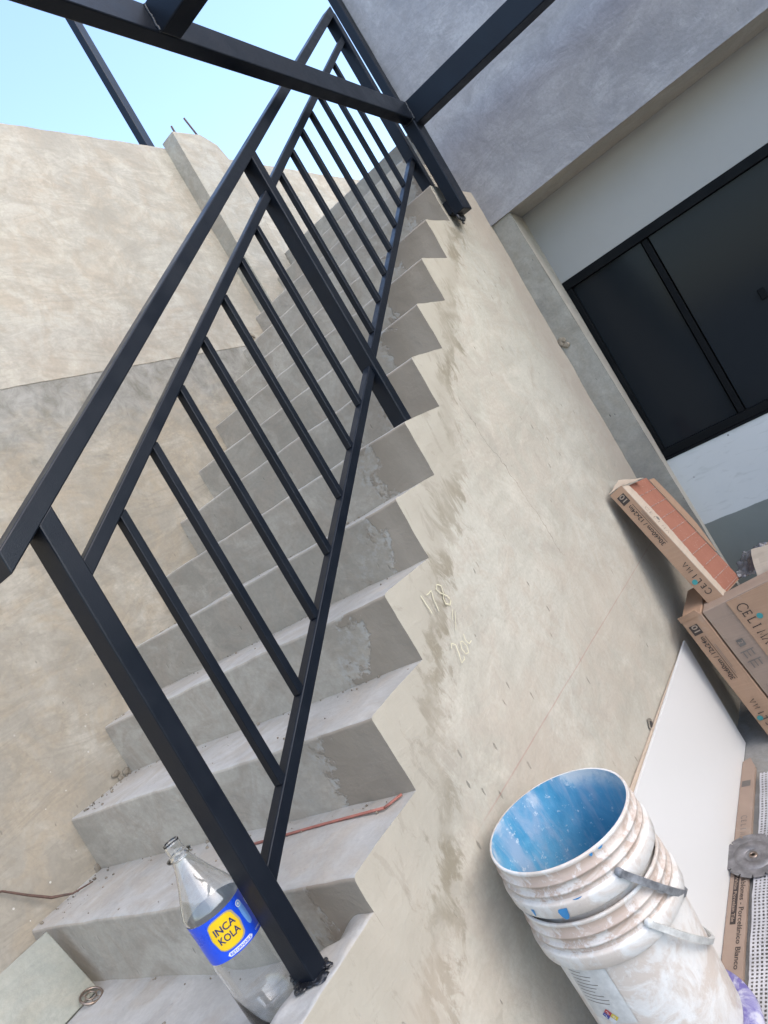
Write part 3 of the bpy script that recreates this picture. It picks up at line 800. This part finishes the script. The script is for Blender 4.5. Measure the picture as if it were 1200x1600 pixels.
# facing outward u must run towards +azimuth as seen from outside -> right
def curved_poly(bm, pts, place, nu=14):
    """fill a convex outline in vertical slices so it follows the curve"""
    us = [p[0] for p in pts]; u0, u1 = min(us), max(us); prev = None
    for i in range(nu + 1):
        u = u0 + (u1 - u0) * (.001 + .998 * i / nu); vsx = []
        for (a, b) in zip(pts, pts[1:] + pts[:1]):
            if (a[0] - u) * (b[0] - u) <= 0 and a[0] != b[0]: vsx.append(a[1] + (b[1] - a[1]) * (u - a[0]) / (b[0] - a[0]))
        cur = (bm.verts.new(place(u, min(vsx))), bm.verts.new(place(u, max(vsx))))
        if prev: bm.faces.new((prev[0], cur[0], cur[1], prev[1]))
        prev = cur
def squircle(cu, cv, a, b, n=36, e=3.2):
    o = []
    for k in range(n):
        t = 2 * PI * k / n; c_, s_ = math.cos(t), math.sin(t)
        o.append((cu + a * abs(c_) ** (2 / e) * (1 if c_ > 0 else -1), cv + b * abs(s_) ** (2 / e) * (1 if s_ > 0 else -1)))
    return o
U0 = -.012
bm = bmesh.new(); curved_poly(bm, squircle(U0, .004, .0275, .0275), bl(.0008)); finish('badge_border', bm, M_lblgold, lab, True)
bm = bmesh.new(); curved_poly(bm, squircle(U0 - .001, .004, .0250, .0255), bl(.0011)); finish('yellow_badge', bm, M_lblyel, lab, True)
bm = bmesh.new()
put_text(bm, 'INCA', lambda u, v: bl(.0015)(U0 + u, v), .0165, -.0185, .0065, .018, .037)
put_text(bm, 'KOLA', lambda u, v: bl(.0015)(U0 + u, v), .0165, -.0185, -.0095, .018, .037)
finish('lettering', bm, M_navytxt, lab)
bm = bmesh.new(); curved_poly(bm, [(-.028, -.0335), (.016, -.0335), (.018, -.030), (.016, -.0265), (-.028, -.0265), (-.030, -.030)], bl(.0008)); finish('white_banner', bm, M_wht, lab)
bm = bmesh.new(); put_text(bm, 'RETORNABLE', bl(.0012), .006, -.026, -.0322, .012, .040); finish('lettering', bm, M_lblblue, lab)
bm = bmesh.new(); curved_poly(bm, squircle(.028, .006, .0062, .0225, 24, 3), bl(.0008)); finish('pale_panel', bm, M_sky, lab)
bm = bmesh.new()
for k in range(14):
    a0, a1 = 2 * PI * k / 14, 2 * PI * (k + 1) / 14
    P_ = bl(.0012)
    q = [P_(.0265 + r * math.cos(a), .0225 + r * math.sin(a)) for a, r in ((a0, .0042), (a1, .0042), (a1, .0055), (a0, .0055))]
    bm.faces.new([bm.verts.new(p) for p in q])
disc2d(bm, bl(.0012), .0265, .0225, .002); disc2d(bm, bl(.0012), .046, .012, .004, ry=.008)
put_text(bm, 'contenido', bl(.0012), .0055, .026, -.031, .01, .02); finish('lettering', bm, M_wht, lab)

# the bottle leans slightly against the slope of the mortar
_cap = Vector((BX, BY, BZ + .361)); _ax = Vector((.823, .567, 0)).normalized()
bt.matrix_world = Matrix.Translation(_cap) @ Matrix.Rotation(R_(-2.8), 4, _ax) @ Matrix.Translation(-_cap) @ Matrix.Translation(Vector((BX, BY, BZ)))

# ------------------------------------------------------------------ paint pails
PX, PY = .337, -.205
def pail(zr, h, tilt, label, blue, group):
    root = thing('pail', label, 'bucket', (PX, PY, zr - h), group)
    A = Matrix.Rotation(tilt[0], 3, 'X') @ Matrix.Rotation(tilt[1], 3, 'Y')
    o = [(.1475, 0), (.1512, .0005), (.1525, -.0015), (.1525, -.005), (.1512, -.007), (.1510, -.024), (.1545, -.0252), (.1550, -.029), (.1512, -.0302), (.1508, -.045), (.1550, -.0462), (.1556, -.050), (.1512, -.0512), (.1508, -.062), (.1585, -.0632), (.1592, -.068), (.1582, -.092), (.1560, -.094), (.1552, -.078), (.1455, -.076)]
    body = [(.1455, -.076), (.1445, -.10), (.1425, -.16), (.139, -.25), (.1345, -h + .012), (.130, -h), (.0, -h)]
    inn = [(.1475, 0), (.1455, -.03), (.141, -.10), (.137, -.2), (.1285, -h + .006), (.0, -h + .004)]
    if blue: body = [(q * (.955 if z_ < -.08 else 1), z_) for q, z_ in body]; inn = [(q * (.955 if z_ < -.04 else 1), z_) for q, z_ in inn]
    bm = bmesh.new(); lathe(bm, o, (PX, PY, zr), 96, A, [0 if j < 4 or j >= 13 else 1 for j in range(len(o) - 1)]); finish('rim_band', bm, [M_pail, M_pailrib], root)
    bm = bmesh.new(); lathe(bm, body, (PX, PY, zr), 96, A); bmesh.ops.remove_doubles(bm, verts=bm.verts[:], dist=1e-5); finish('body', bm, M_pail, root)
    bm = bmesh.new(); lathe(bm, inn, (PX, PY, zr), 96, A); bmesh.ops.remove_doubles(bm, verts=bm.verts[:], dist=1e-5); finish('inside', bm, M_blue if blue else M_pail, root)
    return root, A
cam_az = math.atan2(-1.0038 - PY, -.8034 - PX)
tl = R_(1.2); ta = (math.sin(cam_az) * -tl, math.cos(cam_az) * tl)
p1, A1 = pail(.0, .375, ta, 'upper white pail, dirty rim and blue paint residue inside, nested in the lower pail', True, 'nested paint pails')
p2, A2 = pail(-.112, .375, (0, 0), 'lower white pail with a printed label, holding the blue stained pail', False, 'nested paint pails')
def bail(root, A, zr, az, phi, mat, wid, R=.168, th=.0075, cutoff=(0, 180)):
    a = Vector((math.cos(az), math.sin(az), 0)); m = Vector((math.cos(az + PI / 2) * math.cos(phi), math.sin(az + PI / 2) * math.cos(phi), -math.sin(phi)))
    c0 = Vector((PX, PY, zr)); pts = []
    for k in range(41):
        t = R_(cutoff[0] + (cutoff[1] - cutoff[0]) * k / 40); pts.append(c0 + a * .163 * math.cos(t) + m * .235 * abs(math.sin(t)) ** .85)
    bm = bmesh.new()
    rr = []
    for i, p in enumerate(pts):
        t = (pts[min(i + 1, 40)] - pts[max(i - 1, 0)]).normalized(); nrm = a.cross(m).normalized(); b = t.cross(nrm)
        rr.append([bm.verts.new(p + nrm * wid * sx + b * th * .45 * sy) for sx, sy in ((-1, -1), (1, -1), (1, 1), (-1, 1))])
    for r0, r1 in zip(rr, rr[1:]):
        for k in range(4): bm.faces.new((r0[k], r0[(k + 1) % 4], r1[(k + 1) % 4], r1[k]))
    bm.faces.new(rr[0]); bm.faces.new(rr[-1][::-1])
    bmesh.ops.bevel(bm, geom=[e for e in bm.edges if len(e.link_faces) == 2 and e.calc_face_angle(0) > .8], offset=.0012, segments=1, affect='EDGES')
    hd = finish('handle', bm, mat, root)
    for s in (1, -1):
        p = c0 + a * s * .160; bm = bmesh.new()
        B = (a * s).to_track_quat('Z', 'Y').to_matrix(); lathe(bm, [(.0, .006), (.006, .006), (.008, .004), (.008, -.006)], p, 18, B); finish('pivot', bm, mat, hd)
bail(p1, A1, -.064, R_(-128), R_(54), M_greybail, .0065)
bail(p2, A2, -.170, R_(-128), R_(54), M_whitebail, .0055)
def cyl_place(zr, az0, r, A=None, eps=.001):
    def f(u, v):
        a = az0 + u / r; rr = r + eps; p = Vector((rr * math.cos(a), rr * math.sin(a), v))
        return Vector((PX, PY, zr)) + (A @ p if A else p)
    return f
bm = bmesh.new(); pl = cyl_place(0, R_(187), .1592, A1, .0012)
curved_poly(bm, [(-.008, -.072), (-.011, -.078), (-.0085, -.088), (-.003, -.0945), (.003, -.0935), (.007, -.086), (.006, -.078), (.009, -.072)], pl, 8); finish('paint_drip', bm, M_bluedrip, p1)
bm = bmesh.new()
for (a, w0, hh, zz) in ((163, .004, .016, -.073), (200, .010, .003, -.060), (230, .006, .004, -.004), (222, .004, .006, -.0035)):
    bm = bmesh.new()
    curved_poly(bm, [(-w0, 0), (-w0 * .4, -hh), (w0 * .5, -hh * .8), (w0, 0)], (lambda pp, zz_: (lambda u, v: pp(u, v + zz_)))(cyl_place(0, R_(a), .1592 if zz < -.01 else .1535, A1, .001), zz), 5)
    finish('paint_drip', bm, M_bluedrip, p1)
# printed label on the lower pail
zc = -.24; pl2 = lambda eps: (lambda u, v: cyl_place(0, R_(171), .1454 - max(0, (-v - .212)) * .036, None, eps)(u, v))
bm = bmesh.new(); rect2d(bm, pl2(.0008), -.045, .045, -.335, -.215, 14); plab = finish('paper_label', bm, M_lbl, p2)
bm = bmesh.new()
for k, (a, b) in enumerate([(-.04, -.012), (-.04, .006), (-.04, .0), (-.036, .012), (-.04, .004), (-.038, -.004), (-.04, .010), (-.04, .016), (-.038, .012)]):
    v = -.224 - k * .0085; rect2d(bm, pl2(.0013), a, b, v - .0012, v + .0004, 8)
finish('fine_print', bm, M_inkgrey, plab)['kind'] = 'stuff'
for mt, du, dv in ((M_red, 0, .009), (M_navy, -.009, 0), (M_yel, .009, 0), (M_wht, 0, -.009)):
    bm = bmesh.new(); pp = pl2(.0015); cu, cv = -.004, -.322
    bm.faces.new([bm.verts.new(pp(cu + du + x, cv + dv + y)) for x, y in ((0, -.0086), (.0086, 0), (0, .0086), (-.0086, 0))]); finish('hazard_diamond', bm, mt, plab)
bm = bmesh.new()
bm.free()
for s, du, dv in (('2', 0, .009), ('2', -.009, 0), ('0', .009, 0)):
    bm = bmesh.new(); put_text(bm, s, pl2(.0019), .010, -.004 + du - .003, -.322 + dv - .0035, .01); finish('lettering', bm, M_wht, plab)

p3 = thing('pail', 'purple stained closed pail underneath the two nested white pails', 'bucket', (PX, PY, FLOOR))
bm = bmesh.new(); lathe(bm, [(0, .408), (.150, .408), (.158, .404), (.160, .392), (.157, .378), (.150, .378)], (PX, PY, FLOOR), 72); bmesh.ops.remove_doubles(bm, verts=bm.verts[:], dist=1e-5); finish('lid', bm, M_purple, p3)
bm = bmesh.new(); lathe(bm, [(.150, .380), (.148, .30), (.140, .10), (.134, .0), (0, 0)], (PX, PY, FLOOR), 72); bmesh.ops.remove_doubles(bm, verts=bm.verts[:], dist=1e-5); finish('body', bm, M_purple, p3)

# ------------------------------------------------------------------ white porcelain slab leaning on the stair side
def quad_slab(name, a, b, c_, d_, th, mat, parent=None, loc=None, bev=.0008):
    a, b, c_, d_ = map(Vector, (a, b, c_, d_)); nn = (b - a).cross(d_ - a).normalized() * th
    bm = bmesh.new(); hexa(bm, [a, b, c_, d_, a + nn, b + nn, c_ + nn, d_ + nn], bev); return finish(name, bm, mat, parent, loc=loc)
sl = quad_slab('porcelain_slab', (.80, -.030, -.897), (1.99, -.034, -.897), (2.03, -.014, -.424), (.84, -.012, -.400), .009, M_white, None, (1.4, -.03, FLOOR))
tag(sl, 'large glossy white porcelain tile leaning on its long edge against the stair side', 'tile')
cb = quad_slab('cardboard_sheet', (.79, -.018, -.897), (1.80, -.018, -.897), (1.83, -.005, -.425), (.84, -.0045, -.386), .006, M_cardlight, None, (1.3, -.01, FLOOR), .0005)
tag(cb, 'cardboard sheet sandwiched between the white porcelain tile and the stair side', 'cardboard')
# flattened carton strip on the floor in front of it
cs = thing('carton_strip', 'long flat cardboard carton side lying on the floor along the white porcelain tile', 'carton', (1.35, -.07, FLOOR))
bm = bmesh.new(); hz = .012; z = FLOOR + .002
ol = [(.75, -.042), (.75, -.106), (1.2, -.100), (1.80, -.094), (1.865, -.072), (1.845, -.044), (1.3, -.043)]
b0 = [bm.verts.new((x, y, z)) for x, y in ol]; b1 = [bm.verts.new((x, y, z + hz)) for x, y in ol]
bm.faces.new(b0[::-1]); bm.faces.new(b1)
for k in range(len(ol)): bm.faces.new((b0[k], b0[(k + 1) % len(ol)], b1[(k + 1) % len(ol)], b1[k]))
finish('panel', bm, M_card2, cs)
def csp(u, v, e=.0008): return Vector((1.50 - u, -.072 + v, z + hz + e))       # reads toward the viewer, tops toward +Y? flipped below
def csp2(u, v): return Vector((1.24 - u, -.074 - v, z + hz + .0008))
bm = bmesh.new(); put_text(bm, 'Tablones - Porcelánico Blanco', lambda u, v: Vector((1.235 - u, -.076 - v, z + hz + .0008)), .021, 0, .003, .012, .36); finish('lettering', bm, M_ink, cs)
bm = bmesh.new(); rect2d(bm, lambda u, v: Vector((1.235 - u, -.076 - v, z + hz + .0006)), 0, .20, -.020, -.003); finish('print_bar', bm, M_ink, cs)
bm = bmesh.new(); put_text(bm, 'White Porcelain Tile', lambda u, v: Vector((1.235 - u, -.076 - v, z + hz + .0011)), .014, .006, -.017, .01, .185); finish('lettering', bm, M_card2, cs)
bm = bmesh.new(); put_celima(bm, lambda u, v: Vector((1.52 - u, -.070 - v, z + hz + .0008)), 0, -.008, .016, .021, .0022); finish('lettering', bm, M_inkgrey, cs)
bm = bmesh.new(); rect2d(bm, lambda u, v: Vector((1.72 - u, -.062 - v, z + hz + .0008)), 0, .035, -.012, .02); finish('print_bar', bm, M_inkgrey, cs)

# diamond saw blade
bm = bmesh.new()
SC = Vector((1.300, -.118, FLOOR + .026)); SA = Matrix.Rotation(R_(4), 3, 'X') @ Matrix.Rotation(R_(-3), 3, 'Y')
sb = thing('saw_blade', 'round worn diamond saw blade lying on the carton side next to the woven sheet', 'saw blade', (SC.x, SC.y, FLOOR + .014))
nseg = 14; outl = []
for k in range(nseg):
    a0 = 2 * PI * k / nseg; a1 = 2 * PI * (k + 1) / nseg; gap = .035
    for t in range(7):
        a = a0 + gap + (a1 - a0 - 2 * gap) * t / 6; outl.append((.094, a))
    outl += [(.086, a1 - gap * .8), (.084, a1), (.086, a1 + gap * .8)]
N_ = len(outl); lay = []
for (zz, inner_r) in ((0.0013, .011), (-.0013, .011)):
    o_ = [bm.verts.new(SC + SA @ Vector((r * math.cos(a), r * math.sin(a), zz))) for r, a in outl]
    i_ = [bm.verts.new(SC + SA @ Vector((inner_r * math.cos(a), inner_r * math.sin(a), zz))) for r, a in outl]
    for k in range(N_): bm.faces.new((o_[k], o_[(k + 1) % N_], i_[(k + 1) % N_], i_[k]))
    lay.append((o_, i_))
for k in range(N_):
    bm.faces.new((lay[0][0][k], lay[0][0][(k + 1) % N_], lay[1][0][(k + 1) % N_], lay[1][0][k])); bm.faces.new((lay[0][1][k], lay[0][1][(k + 1) % N_], lay[1][1][(k + 1) % N_], lay[1][1][k]))
finish('disc', bm, M_steel, sb)
bm = bmesh.new(); lathe(bm, [(.026, .0014), (.027, .0028), (.060, .003), (.061, .0014)], SC, 40, SA); finish('raised_ring', bm, M_steel, sb)
bm = bmesh.new(); lathe(bm, [(.0065, .0), (.0065, .005), (.0125, .005), (.014, .0015)], SC, 24, SA); finish('bore_bushing', bm, M_brass, sb)

# woven plastic sheet on the floor
bm = bmesh.new()
pit = .0128; x0, x1, y0, y1 = .45, 1.74, -.62, -.118
def nz(x, y): return FLOOR + .006 + .010 * (1 + mn.noise(Vector((x * 3.1, y * 4.2, 2)))) + .004 * mn.noise(Vector((x * 13, y * 11, 5)))
def nxy(x, y):
    v = mn.noise_vector(Vector((x * 2.2, y * 2.2, 0))) * .018; return x + v.x, y + v.y
def strand(pts, wv):
    L = []
    for i, (x, y) in enumerate(pts):
        X0, Y0 = nxy(x, y); ww = .0031 * (1 + .5 * mn.noise(Vector((x * 40, y * 40, 3 if wv[0] else 7))))
        L.append((bm.verts.new((X0 + wv[0] * ww, Y0 + wv[1] * ww, nz(x, y))), bm.verts.new((X0 - wv[0] * ww, Y0 - wv[1] * ww, nz(x, y)))))
    for a, b in zip(L, L[1:]): bm.faces.new((a[0], a[1], b[1], b[0]))
k = x0
while k < x1:
    strand([(k, y0 + (y1 - y0) * i / 26) for i in range(27)], (1, 0)); k += pit
k = y0
while k < y1:
    strand([(x0 + (x1 - x0) * i / 60, k) for i in range(61)], (0, 1)); k += pit
for v in bm.verts:
    pass
ws = finish('woven_sheet', bm, M_net, None, loc=(1.1, -.35, FLOOR)); tag(ws, 'white open weave plastic sheet spread on the floor beyond the pails', 'sheet')

# ------------------------------------------------------------------ tile cartons
class Fr:
    def __init__(s, A, T, L, D):
        s.A, s.L = Vector(A), Vector(L).normalized(); s.T = (Vector(T) - s.L * Vector(T).dot(s.L)).normalized()
        s.D = s.T.cross(s.L).normalized()
        if s.D.dot(Vector(D)) < 0: s.D = -s.D
    def p(s, t, l, d): return s.A + s.T * t + s.L * l + s.D * d
def fbox(bm, F, t0, t1, l0, l1, d0, d1, bev=.001, mi=0, bulge=0):
    hexa(bm, [F.p(t0, l0, d0), F.p(t1, l0, d0), F.p(t1, l1, d0), F.p(t0, l1, d0), F.p(t0, l0, d1), F.p(t1, l0, d1), F.p(t1, l1, d1), F.p(t0, l1, d1)], bev, mi)
def ragged(bm, F, t, l0, l1, d0, dfn, th, n=46):
    """thin card sheet in the plane t=const with one torn edge"""
    a = []
    for i in range(n + 1):
        l = l0 + (l1 - l0) * i / n; w = dfn(l)
        a.append([bm.verts.new(F.p(t + q, l, dd)) for q, dd in ((0, d0), (0, w), (th, w), (th, d0))])
    for p, q in zip(a, a[1:]):
        for k in range(4): bm.faces.new((p[k], p[(k + 1) % 4], q[(k + 1) % 4], q[k]))
    bm.faces.new(a[0]); bm.faces.new(a[-1][::-1])
def side_print(F, root, celima=True, T=.065):
    pl = lambda l0, t0, e=.0012: (lambda u, v: F.p(t0 - v, l0 - u, -e))
    bm = bmesh.new(); rect2d(bm, pl(.075, .034), 0, .043, -.017, .019); finish('print_square', bm, M_ink, root)
    bm = bmesh.new(); put_text(bm, '10', pl(.075, .034, .0016), .033, .005, -.012, .02, .030); finish('lettering', bm, M_cream, root)
    bm = bmesh.new(); put_text(bm, '30x60cm / 12x24in', pl(.295, .034), .026, 0, -.006, .018, .205)
    finish('lettering', bm, M_ink, root)
    bm = bmesh.new(); rect2d(bm, pl(.295, .034), 0, .205, -.0145, -.0125); finish('print_bar', bm, M_ink, root)
    bm = bmesh.new()
    for kk in range(2): rect2d(bm, pl(.295, .034), .02 + .03 * kk, .16, -.0215 - .005 * kk, -.0200 - .005 * kk)
    finish('fine_print', bm, M_inkgrey, root)['kind'] = 'stuff'
    bm = bmesh.new(); put_celima(bm, pl(.545, .036), 0, -.010, .020, .0262, .0034); finish('lettering', bm, M_ink, root)
    bm = bmesh.new(); disc2d(bm, pl(.545, .036, .0014), .066, .016, .011, 16); finish('print_dot', bm, M_teal, root)

F1 = Fr((2.110, -.027, .241), (-.03, -.957, .29), (-.188, -.28, -.941), (.982, -.08, -.17))
c1 = thing('tile_carton', 'torn open tile carton showing orange clay tile backs, upper one of the leaning cartons', 'carton', F1.p(.03, .58, .15), 'tile cartons leaning by the stair side')
LL, TT, DD = .585, .065, .30
bm = bmesh.new()
fbox(bm, F1, 0, TT, 0.004, LL, -.0, .0035, .0008)                   # narrow printed side
fbox(bm, F1, 0, .0035, .004, LL, .0040, DD, .0008)                  # panel against the wall
fbox(bm, F1, .004, TT - .002, LL - .0035, LL - .0002, .0045, DD - .01, .0008)
finish('carton_shell', bm, M_card, c1)
bm = bmesh.new()
ragged(bm, F1, TT + .0006, .012, LL - .004, .0, lambda l: .062 + .012 * math.sin(l * 9) + .007 * mn.noise(Vector((l * 60, 0, 0))), .002, 60)
finish('torn_flap', bm, M_cardlight, c1)
bm = bmesh.new(); put_celima(bm, lambda u, v: F1.p(TT + .0030, .13 + u, .022 + v), 0, 0, .020, .0245, .002); finish('lettering', bm, M_inkgrey, c1)
bm = bmesh.new(); disc2d(bm, lambda u, v: F1.p(TT + .0033, .13 + u, .022 + v), .066, .026, .010); finish('print_dot', bm, M_inkgrey, c1)
bm = bmesh.new()
ragged(bm, F1, TT - .0045, .03, .44, DD + .001, lambda l: DD + .07 + .03 * math.sin(l * 6 + .5) - .05 * max(0, (l - .3) / .14), .002, 30)
for v in bm.verts:
    dd = (v.co - F1.A).dot(F1.D) - DD; v.co += F1.T * (-dd * .1)
finish('far_flap', bm, M_card, c1)
# top flap folded across the end
bm = bmesh.new()
a, b, c_, d_ = F1.p(.0, -.002, .0), F1.p(TT + .004, .008, .0), F1.p(TT + .03, .024, .17), F1.p(.012, -.04, .17)
nn = (b - a).cross(d_ - a).normalized() * .0025
hexa(bm, [a, b, c_, d_, a + nn, b + nn, c_ + nn, d_ + nn], .0006)
bmesh.ops.subdivide_edges(bm, edges=[e for e in bm.edges if e.calc_length() > .03], cuts=5, use_grid_fill=True)
for v in bm.verts: v.co = wob(v.co, .006, 16)
finish('top_flap', bm, M_cardlight, c1)
# tiles inside
nt = 7
for k in range(nt):
    t0 = .005 + k * (TT - .012) / nt
    bm = bmesh.new(); fbox(bm, F1, t0, t0 + (TT - .012) / nt - .0008, .014 + .002 * random.random(), LL + .004 * (k == nt - 1) - .006, .006, DD + .006, .0008)
    til = finish('tile', bm, M_tile, c1)
bm = bmesh.new(); tt = TT - .0072
for k in range(1, 9):
    l = .014 + k * (LL - .02) / 9
    for q in range(26):
        if random.random() < .2: continue
        d0 = .03 + q * .0106; fbox(bm, F1, tt, tt + .0022, l - .0012 - random.random() * .001, l + .0012, d0, d0 + .0065 + random.random() * .003, 0)
fbox(bm, F1, tt, tt + .0015, LL - .012, LL - .010, .02, DD, 0)
o = finish('tile_ribs', bm, M_tilerib, til); o['kind'] = 'stuff'
side_print(F1, c1)

F2 = Fr((1.936, -.076, -.309), (.012, -.992, .129), (.03, -.128, -.991), (1, 0, .03))
def closed(name, label, F, T, L, D, mat, flaps=True):
    r = thing(name, label, 'carton', F.p(T / 2, L, D / 2), 'tile cartons leaning by the stair side')
    bm = bmesh.new(); fbox(bm, F, 0, T, 0, L, 0, D, .0025)
    bmesh.ops.subdivide_edges(bm, edges=[e for e in bm.edges if e.calc_length() > .04], cuts=7, use_grid_fill=True)
    for v in bm.verts: v.co = wob(v.co, .0025, 9)
    finish('carton_shell', bm, mat, r)
    return r
c2 = closed('tile_carton', 'closed tile carton standing in front of the white tile, its narrow printed side facing out', F2, .088, .592, .30, M_card)
FS = Fr(F2.p(0, 0, -.0035), F2.T, F2.L, F2.D); side_print(FS, c2)
F3 = Fr(F2.p(.094, .004, .002), (.03, -.99, .11), F2.L, (1, 0, 0))
c3 = closed('tile_carton', 'tile carton turned broad face out, large lettering and teal dot, at the right edge', F3, .30, .598, .088, M_card2)
bm = bmesh.new(); ragged(bm, Fr(F3.A, F3.D * -1, F3.L, F3.T), .0035, .004, .592, .098, lambda l: .298, .003, 30); finish('outer_flap', bm, M_card, c3)
pl3 = lambda l0, t0, e=.0085: (lambda u, v: F3.p(t0 + v, l0 + u, -e))
bm = bmesh.new(); put_celima(bm, pl3(.032, .122), 0, 0, .030, .031, .0036); finish('lettering', bm, M_ink, c3)
bm = bmesh.new(); disc2d(bm, pl3(.032, .122, .0090), .072, .046, .012, 18, .011); finish('print_dot', bm, M_teal, c3)
ps = lambda u, v: F3.p(v, u, -.0046)
bm = bmesh.new(); rect2d(bm, ps, .155, .185, .036, .062); finish('handling_symbol', bm, M_inkgrey, c3)
for q in range(2):
    bm = bmesh.new(); u = .205 + q * .045
    rect2d(bm, ps, u, u + .004, .022, .074); rect2d(bm, ps, u + .0042, u + .032, .030, .034); rect2d(bm, ps, u + .0042, u + .030, .046, .049); rect2d(bm, ps, u + .0042, u + .03, .062, .066)
    finish('handling_symbol', bm, M_inkgrey, c3)
bm = bmesh.new(); put_text(bm, '2', lambda u, v: F3.p(.040 + v, .162 + u, -.0054), .026, 0, 0, .01); finish('lettering', bm, M_card2, c3)
bm = bmesh.new()
for q in range(5): rect2d(bm, ps, .36, .40 + .01 * (q % 3), .026 + q * .009, .028 + q * .009)
o = finish('fine_print', bm, M_inkgrey, c3); o['kind'] = 'stuff'
# end flaps standing up at the tops
def flapq(root, P, mat, amp=.004):
    bm = bmesh.new(); P = [Vector(p) for p in P]; nn = (P[1] - P[0]).cross(P[3] - P[0]).normalized() * .0025
    hexa(bm, P + [p + nn for p in P], 0)
    bmesh.ops.subdivide_edges(bm, edges=[e for e in bm.edges if e.calc_length() > .02], cuts=4, use_grid_fill=True)
    for v in bm.verts: v.co = wob(v.co, amp, 18)
    finish('flap', bm, mat, root)
flapq(c2, [F2.p(.002, .004, -.006), F2.p(.086, .004, -.006), F2.p(.080, -.024, -.012), F2.p(.006, -.020, -.011)], M_card)

# another carton further right, and torn card on it
F4 = Fr((2.27, -.36, -.33), (.1, -.98, .05), (.02, -.06, -.998), (.99, .1, 0))
c4 = closed('tile_carton', 'carton half hidden behind the others at the right edge, plastic film over its top', F4, .16, .575, .28, M_card2)
cp_ = bmesh.new()
P = [Vector(p) for p in ((2.09, -.370, -.300), (2.09, -.52, -.31), (2.12, -.53, -.20), (2.12, -.40, -.19))]
nn = (P[1] - P[0]).cross(P[3] - P[0]).normalized() * .003
hexa(cp_, P + [p + nn for p in P], 0); bmesh.ops.subdivide_edges(cp_, edges=cp_.edges[:], cuts=5, use_grid_fill=True)
for v in cp_.verts: v.co = wob(v.co, .007, 16)
tag(finish('card_scrap', cp_, M_cardlight, None, loc=(2.1, -.45, -.3)), 'torn pale cardboard scrap on top of the cartons at the right edge', 'cardboard')
bm = bmesh.new()
def filmz(u, v):
    x = 2.26 + .28 * u; y = -.27 - .30 * v
    zz = -.335 + .03 * math.sin(PI * min(1, u * 1.4)) * (.5 + .5 * math.sin(v * 7)) + .05 * mn.noise(Vector((u * 5, v * 5, 1))) + .025 * abs(mn.noise(Vector((u * 14, v * 12, 4))))
    return (x, y, zz)
grid(bm, filmz, 50, 50, 0, .006, 20)
tag(finish('plastic_film', bm, M_film, None, True, loc=(2.38, -.42, -.33)), 'crumpled dusty plastic film heaped on the cartons at the right edge', 'plastic film')
